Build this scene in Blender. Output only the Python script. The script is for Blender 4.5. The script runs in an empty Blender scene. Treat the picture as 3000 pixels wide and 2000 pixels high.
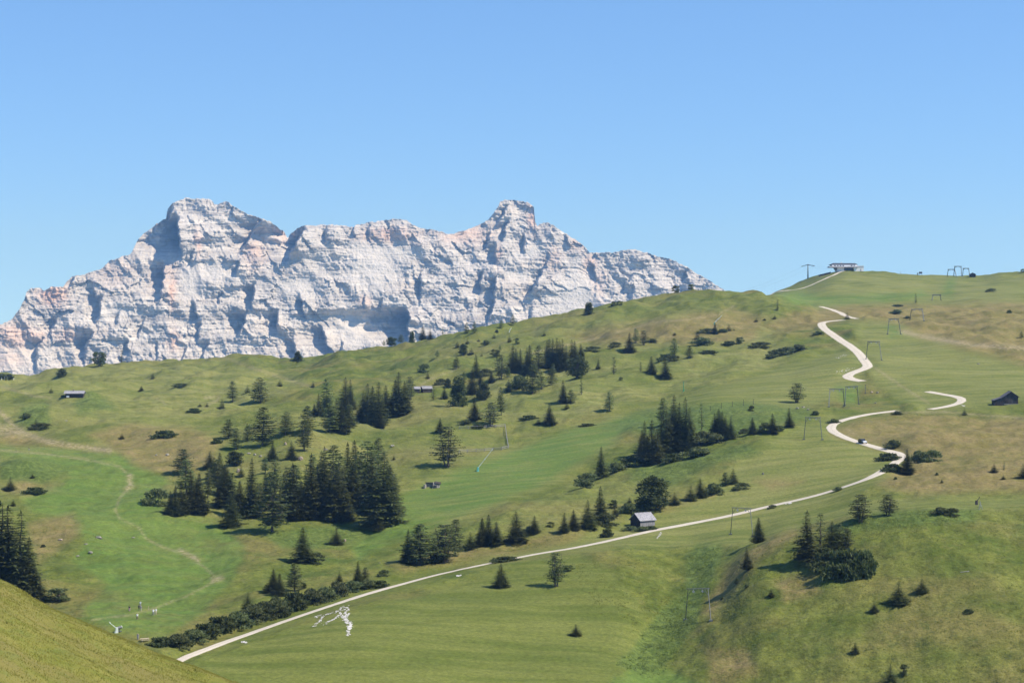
import bpy, bmesh, math, random
import numpy as np
from mathutils import Vector, Matrix

random.seed(7)
scene = bpy.context.scene
COL = scene.collection
R = math.radians

# ------------------------------------------------------------------ camera
F, CX, CY = 5600.0, 1500.0, 1000.0          # focal length and centre, in photograph pixels
cam_data = bpy.data.cameras.new('camera')
cam_data.sensor_width = 36.0
cam_data.lens = F / 3000.0 * 36.0
cam_data.clip_start = 1.0
cam_data.clip_end = 60000.0
cam = bpy.data.objects.new('camera', cam_data)
cam.rotation_euler = (R(90), 0, 0)
COL.objects.link(cam)
scene.camera = cam

# ------------------------------------------------------------------ sky, sun, exposure
SUN_AZ, SUN_EL = R(108), R(50)               # azimuth from the view direction towards the right
world = bpy.data.worlds.new('World')
scene.world = world
world.use_nodes = True
wn = world.node_tree
wn.nodes.clear()
sky = wn.nodes.new('ShaderNodeTexSky')
sky.sky_type = 'NISHITA'
sky.sun_disc = False
sky.sun_elevation = SUN_EL
sky.sun_rotation = SUN_AZ
sky.altitude = 1800
sky.air_density = 1.3
sky.dust_density = 0.0
sky.ozone_density = 6.0
sky_dir = wn.nodes.new('ShaderNodeTexCoord')
sky_up = wn.nodes.new('ShaderNodeVectorMath')         # clear mountain air: read the sky a little above the horizon murk
sky_up.inputs[1].default_value = (0, 0, 0.085)
wn.links.new(sky_dir.outputs['Generated'], sky_up.inputs[0])
wn.links.new(sky_up.outputs[0], sky.inputs[0])
bg = wn.nodes.new('ShaderNodeBackground')
bg.inputs['Strength'].default_value = 0.117
wo = wn.nodes.new('ShaderNodeOutputWorld')
tint = wn.nodes.new('ShaderNodeMix'); tint.data_type = 'RGBA'; tint.blend_type = 'MULTIPLY'
tint.inputs[0].default_value = 1.0; tint.inputs[7].default_value = (0.775, 0.905, 1.045, 1)      # white balance of the photograph
wn.links.new(sky.outputs[0], tint.inputs[6]); wn.links.new(tint.outputs[2], bg.inputs[0])
wn.links.new(bg.outputs[0], wo.inputs[0])

sd = bpy.data.lights.new('sun', 'SUN')
sd.energy = 4.2
sd.angle = R(0.5)
sd.color = (1.0, 0.94, 0.84)
sun = bpy.data.objects.new('sun', sd)
sv = Vector((math.sin(SUN_AZ) * math.cos(SUN_EL), math.cos(SUN_AZ) * math.cos(SUN_EL), math.sin(SUN_EL)))
sun.rotation_euler = sv.to_track_quat('Z', 'Y').to_euler()
COL.objects.link(sun)

scene.view_settings.view_transform = 'Standard'
scene.view_settings.look = 'None'
scene.view_settings.gamma = 1.0
scene.view_settings.exposure = 0.63
scene.cycles.max_bounces = 5
scene.cycles.volume_bounces = 0

# ------------------------------------------------------------------ numeric helpers
_rs = np.random.RandomState(11)
_perm = _rs.permutation(512)
_perm = np.concatenate([_perm, _perm, _perm])
_grad = _rs.uniform(0, 2 * np.pi, 512)
_gx, _gy = np.cos(_grad), np.sin(_grad)

def perlin(x, y, seed=0):
    x = np.asarray(x, float) + seed * 17.31
    y = np.asarray(y, float) + seed * 9.77
    xi = np.floor(x).astype(int); yi = np.floor(y).astype(int)
    xf = x - xi; yf = y - yi
    u = xf * xf * xf * (xf * (xf * 6 - 15) + 10); v = yf * yf * yf * (yf * (yf * 6 - 15) + 10)
    def g(ix, iy, dx, dy):
        h = _perm[_perm[ix & 511] + (iy & 511)]
        return _gx[h] * dx + _gy[h] * dy
    a = g(xi, yi, xf, yf); b = g(xi + 1, yi, xf - 1, yf)
    c = g(xi, yi + 1, xf, yf - 1); d = g(xi + 1, yi + 1, xf - 1, yf - 1)
    return 1.5 * (a + u * (b - a) + v * (c - a) + u * v * (a - b - c + d))

def fbm(x, y, octaves=4, seed=0, gain=0.5):
    s = 0; amp = 1.0; f = 1.0
    for o in range(octaves):
        s = s + amp * perlin(x * f, y * f, seed + o * 3)
        amp *= gain; f *= 2.03
    return s

def ridged(x, y, octaves=4, seed=0):
    s = 0; amp = 1.0; f = 1.0
    for o in range(octaves):
        s = s + amp * (1 - 2 * np.abs(perlin(x * f, y * f, seed + o * 5)))
        amp *= 0.5; f *= 2.07
    return s

def facets(x, y, seed=0):
    """broken rock: every cell of a jittered grid is one tilted plane"""
    xi = np.floor(x).astype(int); yi = np.floor(y).astype(int)
    best = np.full(x.shape, 1e9); out = np.zeros(x.shape)
    for i in (-1, 0, 1):
        for j in (-1, 0, 1):
            h = _perm[_perm[(xi + i + seed * 31) & 511] + ((yi + j + seed * 57) & 511)]
            r1 = (_perm[h] % 97) / 97.0; r2 = (_perm[h + 7] % 89) / 89.0; r3 = (_perm[h + 13] % 101) / 50.5 - 1; r4 = (_perm[h + 29] % 103) / 51.5 - 1
            dx = x - (xi + i + r1); dy = y - (yi + j + r2)
            d = dx * dx + dy * dy
            m = d < best
            out = np.where(m, r3 * dx + r4 * dy + 0.35 * (r1 - r2), out); best = np.where(m, d, best)
    return out

def smooth(a, b, x):
    t = np.clip((x - a) / (b - a), 0, 1)
    return t * t * (3 - 2 * t)

def pchip(xs, ys, q):
    xs = np.asarray(xs, float); ys = np.asarray(ys, float)
    h = np.diff(xs); dl = np.diff(ys) / h
    n = len(xs); d = np.zeros(n)
    if n > 2:
        w1 = 2 * h[1:] + h[:-1]; w2 = h[1:] + 2 * h[:-1]
        ok = dl[:-1] * dl[1:] > 0
        with np.errstate(divide='ignore', invalid='ignore'):
            hm = (w1 + w2) / (w1 / dl[:-1] + w2 / dl[1:])
        d[1:-1] = np.where(ok, hm, 0)
    d[0] = dl[0]; d[-1] = dl[-1]
    k = np.clip(np.searchsorted(xs, q) - 1, 0, n - 2)
    t = (q - xs[k]) / h[k]
    t = np.clip(t, 0, 1)
    h00 = (1 + 2 * t) * (1 - t) ** 2; h10 = t * (1 - t) ** 2
    h01 = t * t * (3 - 2 * t); h11 = t * t * (t - 1)
    return h00 * ys[k] + h10 * h[k] * d[k] + h01 * ys[k + 1] + h11 * h[k] * d[k + 1]

def poly_soft(px, py, poly, soft):
    """1 inside the polygon, 0 outside, with a soft rim."""
    poly = np.asarray(poly, float)
    x0, y0 = poly.min(0) - 2 * soft; x1, y1 = poly.max(0) + 2 * soft
    out = np.zeros(px.shape)
    m = (px > x0) & (px < x1) & (py > y0) & (py < y1)
    if not m.any(): return out
    qx, qy = px[m], py[m]
    d = np.full(qx.shape, 1e9); ins = np.zeros(qx.shape, bool)
    for (ax, ay), (bx, by) in zip(poly, np.roll(poly, -1, 0)):
        ex, ey = bx - ax, by - ay
        t = np.clip(((qx - ax) * ex + (qy - ay) * ey) / (ex * ex + ey * ey + 1e-9), 0, 1)
        d = np.minimum(d, np.hypot(qx - ax - t * ex, qy - ay - t * ey))
        c = ((ay > qy) != (by > qy)) & (qx < (bx - ax) * (qy - ay) / (by - ay + 1e-12) + ax)
        ins ^= c
    sdist = np.where(ins, d, -d)
    out[m] = smooth(-soft, soft, sdist)
    return out

def line_soft(px, py, line, w):
    line = np.asarray(line, float)
    x0, y0 = line.min(0) - 3 * w; x1, y1 = line.max(0) + 3 * w
    out = np.zeros(px.shape)
    m = (px > x0) & (px < x1) & (py > y0) & (py < y1)
    qx, qy = px[m], py[m]
    d = np.full(qx.shape, 1e9)
    for (ax, ay), (bx, by) in zip(line[:-1], line[1:]):
        ex, ey = bx - ax, by - ay
        t = np.clip(((qx - ax) * ex + (qy - ay) * ey) / (ex * ex + ey * ey + 1e-9), 0, 1)
        d = np.minimum(d, np.hypot(qx - ax - t * ex, qy - ay - t * ey))
    out[m] = np.exp(-(d / w) ** 2)
    return out

# ------------------------------------------------------------------ object helpers
def link(o, parent=None):
    COL.objects.link(o)
    if parent: o.parent = parent
    return o

def tag(o, label=None, cat=None, group=None, kind=None):
    if label: o['label'] = label
    if cat: o['category'] = cat
    if group: o['group'] = group
    if kind: o['kind'] = kind
    return o

def empty(name, loc, rz=0.0):
    o = bpy.data.objects.new(name, None)
    o.empty_display_size = 0.5
    o.location = loc; o.rotation_euler = (0, 0, rz)
    return link(o)

def mesh_np(name, verts, quads=None, tris=None, smooth_shade=True):
    me = bpy.data.meshes.new(name)
    verts = np.asarray(verts, np.float32)
    faces = []
    loops = []; starts = []; totals = []
    pos = 0
    for arr, k in ((quads, 4), (tris, 3)):
        if arr is None or len(arr) == 0: continue
        arr = np.asarray(arr, np.int32)
        loops.append(arr.ravel())
        starts.append(pos + np.arange(len(arr), dtype=np.int32) * k)
        totals.append(np.full(len(arr), k, np.int32))
        pos += arr.size
    loops = np.concatenate(loops); starts = np.concatenate(starts); totals = np.concatenate(totals)
    me.vertices.add(len(verts)); me.vertices.foreach_set('co', verts.ravel())
    me.loops.add(len(loops)); me.loops.foreach_set('vertex_index', loops)
    me.polygons.add(len(starts))
    me.polygons.foreach_set('loop_start', starts)
    me.polygons.foreach_set('loop_total', totals)
    me.polygons.foreach_set('use_smooth', np.full(len(starts), smooth_shade))
    me.update(calc_edges=True)
    return me

def obj(name, me, mat=None, parent=None, loc=None):
    if mat is not None and len(me.materials) == 0: me.materials.append(mat)
    o = bpy.data.objects.new(name, me)
    if loc is not None: o.location = loc
    return link(o, parent)

class MB:
    """collects boxes, bars and prisms and links them as one mesh"""
    def __init__(s): s.v = []; s.f = []
    def add(s, vs, fs):
        b = len(s.v); s.v += [tuple(v) for v in vs]; s.f += [tuple(b + i for i in f) for f in fs]; return s
    def box(s, c, d, rz=0.0, taper=1.0):
        x, y, z = [k / 2 for k in d]
        vs = []
        for dz, t in ((-z, 1), (z, taper)):
            for sx, sy in ((-1, -1), (1, -1), (1, 1), (-1, 1)):
                px, py = sx * x * t, sy * y * t
                vs.append((c[0] + px * math.cos(rz) - py * math.sin(rz), c[1] + px * math.sin(rz) + py * math.cos(rz), c[2] + dz))
        return s.add(vs, [(3, 2, 1, 0), (4, 5, 6, 7), (0, 1, 5, 4), (1, 2, 6, 5), (2, 3, 7, 6), (3, 0, 4, 7)])
    def bar(s, a, b, r, r2=None, n=6):
        a = Vector(a); b = Vector(b); r2 = r if r2 is None else r2
        d = (b - a).normalized()
        u = d.orthogonal().normalized(); w = d.cross(u)
        vs = []
        for p, rr in ((a, r), (b, r2)):
            for k in range(n):
                t = 2 * math.pi * k / n
                vs.append(p + u * math.cos(t) * rr + w * math.sin(t) * rr)
        fs = [(k, (k + 1) % n, n + (k + 1) % n, n + k) for k in range(n)]
        fs += [tuple(range(n - 1, -1, -1)), tuple(range(n, 2 * n))]
        return s.add(vs, fs)
    def prism(s, pts, y0, y1):
        """outline in the x-z plane, extruded along y"""
        n = len(pts)
        vs = [(x, y0, z) for x, z in pts] + [(x, y1, z) for x, z in pts]
        fs = [(k, (k + 1) % n, n + (k + 1) % n, n + k) for k in range(n)]
        fs += [tuple(range(n - 1, -1, -1)), tuple(range(n, 2 * n))]
        return s.add(vs, fs)
    def build(s, name, mat, parent=None, smooth_shade=False, bevel=0.0):
        me = bpy.data.meshes.new(name)
        me.from_pydata(s.v, [], s.f)
        bm = bmesh.new(); bm.from_mesh(me)
        bmesh.ops.recalc_face_normals(bm, faces=bm.faces)
        if bevel: bmesh.ops.bevel(bm, geom=bm.edges[:], offset=bevel, segments=1, affect='EDGES')
        bm.to_mesh(me); bm.free()
        if smooth_shade:
            for p in me.polygons: p.use_smooth = True
        return obj(name, me, mat, parent)

# ------------------------------------------------------------------ materials
def new_mat(name):
    m = bpy.data.materials.new(name); m.use_nodes = True
    nt = m.node_tree
    bs = nt.nodes['Principled BSDF']
    bs.inputs['Roughness'].default_value = 0.85
    bs.inputs['Specular IOR Level'].default_value = 0.25
    return m, nt, bs

def N(nt, kind, **kw):
    n = nt.nodes.new(kind)
    for k, v in kw.items():
        if k in n.inputs: n.inputs[k].default_value = v
        else: setattr(n, k, v)
    return n

def mixrgb(nt, fac, a, b, blend='MIX'):
    n = nt.nodes.new('ShaderNodeMix'); n.data_type = 'RGBA'; n.blend_type = blend
    for sock, val in ((n.inputs[0], fac), (n.inputs[6], a), (n.inputs[7], b)):
        if isinstance(val, bpy.types.NodeSocket): nt.links.new(val, sock)
        elif isinstance(val, (int, float)): sock.default_value = val
        else: sock.default_value = (*val, 1.0)
    return n.outputs[2]

def ramp(nt, sock, lo, hi):
    n = nt.nodes.new('ShaderNodeMapRange'); n.interpolation_type = 'SMOOTHSTEP'
    n.inputs[1].default_value = lo; n.inputs[2].default_value = hi
    nt.links.new(sock, n.inputs[0])
    return n.outputs[0]

def math_n(nt, op, a, b=None):
    n = nt.nodes.new('ShaderNodeMath'); n.operation = op
    for k, v in ((0, a), (1, b)):
        if v is None: continue
        if isinstance(v, bpy.types.NodeSocket): nt.links.new(v, n.inputs[k])
        else: n.inputs[k].default_value = v
    return n.outputs[0]

def pos_noise(nt, scale, detail=3.0, rough=0.55, stretch=(1, 1, 1), rot=0.0, src='pos'):
    if src == 'pos':
        g = nt.nodes.new('ShaderNodeNewGeometry'); out = g.outputs['Position']
    else:
        g = nt.nodes.new('ShaderNodeTexCoord'); out = g.outputs['Object']
    mp = nt.nodes.new('ShaderNodeMapping')
    mp.inputs['Scale'].default_value = stretch
    mp.inputs['Rotation'].default_value = (0, 0, rot)
    nt.links.new(out, mp.inputs[0])
    n = N(nt, 'ShaderNodeTexNoise', Scale=scale, Detail=detail, Roughness=rough)
    nt.links.new(mp.outputs[0], n.inputs['Vector'])
    return n.outputs[0]

def plain(name, col, rough=0.7, vary=0.25, scale=2.0, metal=0.0, src='obj'):
    m, nt, bs = new_mat(name)
    nz = pos_noise(nt, scale, 4, 0.6, src=src)
    c = mixrgb(nt, ramp(nt, nz, 0.3, 0.7), tuple(k * (1 - vary) for k in col), tuple(min(1, k * (1 + vary)) for k in col))
    nt.links.new(c, bs.inputs['Base Color'])
    bs.inputs['Roughness'].default_value = rough
    bs.inputs['Metallic'].default_value = metal
    return m

# ------------------------------------------------------------------ terrain: contour feature lines lofted over the valley
# each entry: (bearing, elevation mark, distance in metres)
LINES = [
 [(-900, 5600, 60), (3900, 5600, 60)],
 [(-900, 3000, 230), (3900, 3000, 215)],
 [(-900, 2150, 410), (0, 2120, 412), (500, 2110, 415), (1000, 2110, 415), (1500, 2110, 420), (1900, 2110, 425), (2300, 2120, 420), (2600, 2130, 412), (3000, 2140, 405), (3900, 2150, 395)],
 [(-900, 1960, 440), (0, 1950, 445), (500, 1960, 448), (1000, 1960, 446), (1500, 1950, 455), (1800, 1940, 462), (1950, 1945, 470), (2100, 1912, 466), (2300, 1880, 458), (2600, 1850, 452), (3000, 1840, 446), (3900, 1840, 440)],
 [(-900, 1860, 470), (0, 1850, 480), (300, 1850, 485), (600, 1890, 476), (1000, 1830, 482), (1300, 1770, 505), (1600, 1720, 525), (1800, 1700, 532), (1930, 1722, 534), (2020, 1742, 524), (2100, 1722, 517), (2200, 1622, 522), (2300, 1568, 530), (2400, 1538, 535), (2600, 1495, 538), (2800, 1478, 536), (3000, 1478, 534), (3900, 1490, 530)],
 [(-900, 1820, 500), (0, 1810, 505), (300, 1810, 508), (600, 1862, 492), (1000, 1785, 505), (1300, 1700, 540), (1600, 1640, 565), (1800, 1610, 575), (1930, 1590, 590), (2020, 1600, 585), (2100, 1592, 578), (2200, 1585, 572), (2300, 1552, 570), (2400, 1534, 568), (2600, 1494, 566), (2800, 1477, 562), (3000, 1477, 560), (3900, 1490, 555)],
 [(-900, 1770, 540), (0, 1750, 545), (300, 1745, 550), (600, 1790, 530), (1000, 1755, 530), (1300, 1668, 575), (1600, 1600, 605), (1800, 1565, 622), (2000, 1525, 640), (2100, 1508, 645), (2200, 1490, 648), (2300, 1470, 650), (2400, 1445, 652), (2600, 1400, 650), (2800, 1408, 632), (3000, 1400, 628), (3900, 1400, 620)],
 [(-900, 1620, 620), (0, 1600, 620), (300, 1590, 630), (600, 1600, 640), (750, 1590, 640), (900, 1590, 640), (1000, 1590, 640), (1300, 1560, 640), (1600, 1500, 660), (1800, 1480, 668), (2000, 1425, 690), (2100, 1410, 695), (2200, 1390, 700), (2300, 1375, 700), (2400, 1360, 700), (2600, 1340, 705), (2800, 1335, 690), (3000, 1330, 680), (3900, 1320, 670)],
 [(-900, 1450, 740), (0, 1440, 740), (250, 1450, 730), (500, 1470, 720), (700, 1500, 700), (900, 1480, 705), (1100, 1490, 705), (1300, 1430, 750), (1500, 1400, 760), (1700, 1390, 745), (1900, 1375, 735), (2100, 1325, 745), (2300, 1300, 750), (2500, 1285, 755), (2750, 1285, 745), (3000, 1280, 735), (3900, 1270, 720)],
 [(-900, 1340, 860), (0, 1330, 860), (250, 1330, 860), (500, 1350, 840), (700, 1360, 800), (850, 1345, 800), (950, 1375, 790), (1100, 1400, 790), (1300, 1330, 840), (1500, 1320, 850), (1700, 1300, 840), (1900, 1285, 830), (2050, 1235, 830), (2200, 1225, 830), (2350, 1225, 830), (2500, 1222, 825), (2750, 1225, 815), (3000, 1220, 805), (3900, 1215, 800)],
 [(-900, 1270, 960), (0, 1265, 970), (250, 1235, 980), (500, 1260, 950), (700, 1285, 890), (850, 1262, 880), (960, 1285, 870), (1100, 1315, 870), (1300, 1255, 920), (1500, 1245, 930), (1700, 1230, 920), (1900, 1205, 920), (2100, 1180, 910), (2300, 1170, 910), (2500, 1168, 905), (2750, 1165, 895), (3000, 1165, 880), (3900, 1160, 870)],
 [(-900, 1210, 1150), (0, 1190, 1160), (250, 1160, 1200), (500, 1180, 1150), (750, 1195, 1110), (1000, 1180, 1090), (1200, 1150, 1110), (1500, 1130, 1110), (1700, 1110, 1105), (1900, 1090, 1105), (2100, 1080, 1085), (2300, 1072, 1065), (2500, 1060, 1045), (2750, 1065, 1035), (3000, 1068, 1020), (3900, 1060, 1000)],
 [(-900, 1160, 1400), (0, 1140, 1410), (250, 1112, 1450), (500, 1092, 1480), (750, 1090, 1430), (1000, 1078, 1350), (1250, 1040, 1330), (1500, 1008, 1325), (1750, 972, 1320), (2000, 945, 1310), (2200, 942, 1300), (2400, 940, 1300), (2600, 935, 1310), (2800, 938, 1300), (3000, 950, 1280), (3900, 950, 1250)],
 [(-900, 1110, 1620), (-200, 1085, 1620), (0, 1090, 1620), (60, 1096, 1620), (90, 1099, 1620), (140, 1083, 1630), (300, 1065, 1650), (500, 1053, 1660), (600, 1050, 1660), (640, 1046, 1660), (700, 1036, 1660), (760, 1038, 1650), (830, 1048, 1640), (900, 1046, 1630), (1000, 1028, 1610), (1100, 1017, 1590), (1200, 1003, 1570), (1300, 982, 1560), (1420, 955, 1550), (1500, 943, 1545), (1600, 925, 1535), (1700, 906, 1525), (1800, 887, 1515), (1900, 869, 1505), (2000, 853, 1500), (2050, 849, 1500), (2150, 852, 1500), (2250, 858, 1500), (2350, 885, 1490), (2450, 895, 1490), (2600, 893, 1490), (2800, 892, 1480), (3000, 900, 1460), (3900, 890, 1430)],
 [(-900, 1150, 1760), (0, 1125, 1760), (300, 1095, 1770), (700, 1062, 1780), (1200, 1030, 1740), (1500, 972, 1720), (1800, 915, 1700), (2000, 872, 1690), (2150, 864, 1690), (2250, 862, 1690), (2350, 852, 1680), (2450, 838, 1680), (2600, 840, 1680), (2800, 845, 1670), (3000, 842, 1650), (3900, 830, 1620)],
 [(-900, 1190, 1950), (0, 1160, 1950), (700, 1120, 1980), (1200, 1080, 1950), (1800, 960, 1950), (2150, 890, 1950), (2240, 866, 1950), (2262, 857, 1950), (2300, 845, 1945), (2350, 822, 1940), (2400, 805, 1935), (2450, 795, 1930), (2480, 791, 1930), (2550, 793, 1930), (2600, 797, 1930), (2660, 803, 1930), (2740, 806, 1930), (2860, 807, 1925), (2900, 803, 1920), (2940, 798, 1910), (3000, 794, 1900), (3200, 780, 1880), (3900, 770, 1850)],
 [(-900, 1260, 2500), (0, 1240, 2500), (1200, 1190, 2500), (2150, 1000, 2500), (2480, 900, 2400), (3900, 880, 2300)],
 [(-900, 1330, 3600), (3900, 1330, 3600)],
 [(-900, 1215, 6200), (3900, 1215, 6200)],
 [(-900, 1100, 14000), (3900, 1100, 14000)],
]
gx = np.concatenate([np.arange(-900, -20, 20), np.arange(-20, 3025, 5), np.arange(3040, 3901, 20)]).astype(float)
gY = np.concatenate([np.geomspace(60, 400, 24), np.geomspace(404, 2050, 760), np.geomspace(2080, 14000, 60)])
glY = np.log(gY)
_lv = np.array([pchip([p[0] for p in L], [p[1] for p in L], gx) for L in LINES])
_lY = np.array([pchip([p[0] for p in L], [math.log(p[2]) for p in L], gx) for L in LINES])
gv = np.empty((len(gx), len(gY)))
for i in range(len(gx)):
    gv[i] = pchip(_lY[:, i], _lv[:, i], glY)
# relief in world space, calmer where the meadows are mown
GXX = (gx[:, None] - CX) * gY[None, :] / F
GYY = np.broadcast_to(gY[None, :], GXX.shape)
PXX = np.broadcast_to(gx[:, None], GXX.shape)
MOWN = [
 [(380, 2010), (700, 1905), (1000, 1790), (1400, 1690), (1700, 1622), (1800, 1680), (1900, 1800), (1830, 1960), (1780, 2050)],
 [(1400, 1650), (1640, 1600), (1900, 1500), (2080, 1440), (2180, 1340), (2330, 1260), (2440, 1215), (2640, 1330), (2650, 1370), (2480, 1460), (3050, 1455), (3050, 1482), (2600, 1490), (2350, 1540), (2150, 1600), (1800, 1600)],
 [(560, 1960), (1000, 1775), (1330, 1675), (1330, 1665), (1000, 1745), (700, 1860)],
 [(1130, 1450), (1380, 1350), (1640, 1260), (1800, 1215), (2000, 1160), (2330, 1060), (2500, 1000), (2560, 1040), (2500, 1150), (2300, 1200), (2100, 1185), (1900, 1215), (1760, 1330), (1600, 1430), (1300, 1550), (1180, 1500)],
 [(2500, 950), (2620, 930), (2800, 1010), (3050, 1090), (3050, 1180), (2700, 1200), (2560, 1120)],
 [(2250, 865), (2480, 800), (3050, 800), (3050, 905), (2700, 890), (2400, 905)],
]
GREEN = [
 [(-50, 1308), (150, 1305), (330, 1322), (430, 1362), (490, 1410), (470, 1440), (480, 1500), (640, 1530), (720, 1600), (690, 1690), (600, 1790), (470, 1880), (330, 1850), (240, 1790), (320, 1710), (210, 1640), (250, 1580), (190, 1520), (90, 1500), (60, 1440), (210, 1400), (170, 1360), (-50, 1325)],
 [(1150, 1470), (1260, 1410), (1400, 1360), (1640, 1270), (1860, 1215), (1900, 1225), (1800, 1290), (1620, 1400), (1420, 1480), (1230, 1560), (1130, 1600), (1050, 1640), (1020, 1600), (1170, 1530)],
 [(2270, 862), (2330, 852), (2480, 868), (2640, 858), (2700, 850), (2720, 870), (2560, 890), (2330, 895)],
 [(2786, 812), (2800, 812), (2790, 865), (2760, 868), (2765, 840)],
 [(2445, 1130), (2520, 1128), (2510, 1185), (2470, 1190)],
 [(2600, 960), (2650, 950), (2640, 985), (2610, 990)],
 [(1790, 1990), (1850, 1945), (1960, 1960), (2080, 2010), (1790, 2040)],
]
DRY = [
 [(2430, 1275), (2500, 1228), (2620, 1212), (2800, 1215), (3050, 1230), (3050, 1440), (2700, 1445), (2560, 1420), (2640, 1370), (2650, 1335), (2560, 1310)],
 [(2240, 960), (2320, 915), (2500, 890), (2700, 895), (3050, 880), (3050, 1080), (2900, 1040), (2700, 990), (2620, 945), (2480, 930), (2400, 960)],
 [(380, 1240), (560, 1255), (660, 1300), (600, 1370), (500, 1400), (420, 1370), (310, 1300), (260, 1270)],
 [(1130, 1655), (1330, 1610), (1560, 1575), (1700, 1560), (1660, 1590), (1400, 1630), (1180, 1675)],
 [(1900, 1490), (1990, 1470), (2100, 1440), (2090, 1455), (1950, 1495)],
 [(2130, 1660), (2190, 1610), (2330, 1545), (2340, 1570), (2230, 1640), (2160, 1720), (2080, 1800), (2060, 1790)],
 [(30, 1260), (110, 1285), (320, 1320), (180, 1312), (60, 1310), (-30, 1290)],
 [(2210, 1408), (2360, 1404), (2260, 1430)],
 [(1660, 985), (1900, 940), (2150, 905), (2250, 930), (2200, 1000), (1950, 1000), (1750, 1010)],
 [(80, 1535), (210, 1505), (240, 1540), (160, 1620), (110, 1650)],
 [(190, 1420), (60, 1400), (20, 1440), (90, 1450)],
 [(2270, 1700), (2380, 1680), (2400, 1730), (2300, 1760)],
 [(2070, 1900), (2180, 1890), (2220, 1980), (2080, 2010)],
]
LUSH = [
 [(2035, 1595), (2110, 1590), (2110, 1640), (2060, 1740), (2040, 1830), (1990, 1900), (1930, 1965), (1860, 1975), (1800, 1940), (1850, 1900), (1880, 1850), (1930, 1790), (2010, 1740), (2010, 1650)],
 [(1830, 1385), (1960, 1345), (2180, 1300), (2230, 1330), (2100, 1360), (1980, 1410), (1850, 1405)],
 [(2420, 1545), (2560, 1500), (2880, 1488), (2860, 1530), (2600, 1550), (2450, 1565)],
 [(1760, 1250), (1900, 1200), (2150, 1175), (2370, 1190), (2390, 1215), (2200, 1270), (2000, 1290)],
 [(0, 1340), (150, 1345), (210, 1380), (120, 1420), (0, 1400)],
 [(60, 1190), (140, 1170), (150, 1230), (120, 1260), (50, 1240)],
 [(215, 1180), (270, 1140), (340, 1200), (230, 1210)],
 [(760, 1560), (1000, 1530), (1130, 1570), (1000, 1600), (830, 1600)],
]
PATHS = [
 ([(-20, 1316), (120, 1328), (250, 1345), (350, 1366), (383, 1395), (378, 1425), (350, 1460), (338, 1490), (350, 1520), (405, 1543), (430, 1578), (480, 1603), (540, 1622), (590, 1655), (640, 1695)], 5),
 ([(525, 1611), (560, 1628), (580, 1640)], 7), ([(625, 1697), (650, 1693)], 8), ([(380, 1395), (382, 1420), (372, 1432)], 9),
 ([(640, 1697), (560, 1738), (450, 1783), (370, 1802), (270, 1815)], 5),
 ([(-20, 1190), (10, 1215), (40, 1250), (80, 1272), (130, 1290), (200, 1304), (320, 1319)], 8),
 ([(0, 1255), (30, 1260), (60, 1265)], 16),
 ([(1540, 1040), (1620, 1020), (1750, 990), (1900, 945), (2010, 937), (2100, 922), (2135, 905), (2150, 895)], 4),
 ([(1215, 1142), (1260, 1110), (1345, 1078)], 4),
 ([(600, 1165), (640, 1160), (640, 1170), (600, 1190)], 6), ([(450, 1162), (488, 1183)], 3),
 ([(0, 1130), (100, 1160), (150, 1165)], 5),
 ([(2560, 1075), (2640, 1130), (2720, 1180)], 5),
 ([(2480, 1285), (2500, 1240), (2480, 1255), (2520, 1280)], 2.5),
 ([(2640, 970), (2700, 985), (2850, 1010), (3000, 1020)], 7),
 ([(2590, 1210), (2750, 1205), (3000, 1225)], 5),
 ([(640, 1040), (760, 1085), (900, 1130)], 5),
]
ROAD = [
 ([(500, 1947), (640, 1885), (800, 1831), (900, 1797), (1000, 1764), (1100, 1731), (1250, 1691), (1330, 1672), (1450, 1647), (1560, 1624), (1660, 1609), (1735, 1594), (1800, 1580), (1900, 1556), (2000, 1537), (2080, 1522), (2150, 1508), (2220, 1490), (2300, 1472), (2370, 1457), (2440, 1436), (2500, 1418), (2560, 1396), (2605, 1369), (2634, 1347), (2641, 1335), (2624, 1325), (2590, 1318), (2540, 1302), (2500, 1291), (2462, 1276), (2438, 1262), (2434, 1250), (2450, 1237), (2500, 1222), (2560, 1211), (2626, 1203)], (2.7, 4.0)),
 ([(2722, 1199), (2770, 1192), (2810, 1181), (2820, 1172), (2808, 1163), (2775, 1157), (2718, 1147)], 4.2),
 ([(2528, 1117), (2500, 1112), (2480, 1104), (2492, 1094), (2525, 1083), (2546, 1073), (2532, 1058), (2521, 1040), (2500, 1020), (2462, 996), (2430, 975), (2411, 959), (2405, 947), (2422, 942), (2470, 938)], 5.6),
 ([(2512, 934), (2492, 931), (2468, 920), (2440, 907), (2405, 898)], 4.4),
 ([(2258, 857), (2300, 853), (2340, 847), (2390, 830), (2430, 811), (2476, 792)], 4.4),
]
calm = np.zeros(GXX.shape)                                 # the track is graded, so no hummocks under it
for pts, w in ROAD: calm = np.maximum(calm, line_soft(PXX, gv, pts, 20))
mown = np.zeros(GXX.shape)
for p in MOWN: mown = np.maximum(mown, poly_soft(PXX, gv, p, 18))
rough_amp = 1 - 0.82 * mown
far = smooth(700, 1400, GYY)
dz = (2.6 + 3.4 * far) * fbm(GXX / 85, GYY / 85, 3, 1) * (0.35 + 0.65 * rough_amp)
dz += (0.4 + 0.7 * far) * (ridged(GXX / 62, GYY / 80, 2, 17) - 0.3) * rough_amp
dz += (0.95 + 1.35 * far) * fbm(GXX / 27, GYY / 34, 3, 5) * rough_amp
dz += 0.55 * fbm(GXX / 7.0, GYY / 8.0, 2, 9) * rough_amp
dz += 0.16 * fbm(GXX / 2.6, GYY / 3.0, 2, 13) * rough_amp * (1 - far)
dz += 0.05 * np.sin((GYY * 0.93 + GXX * 0.15) / 2.2) * mown * (1 - far)
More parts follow.
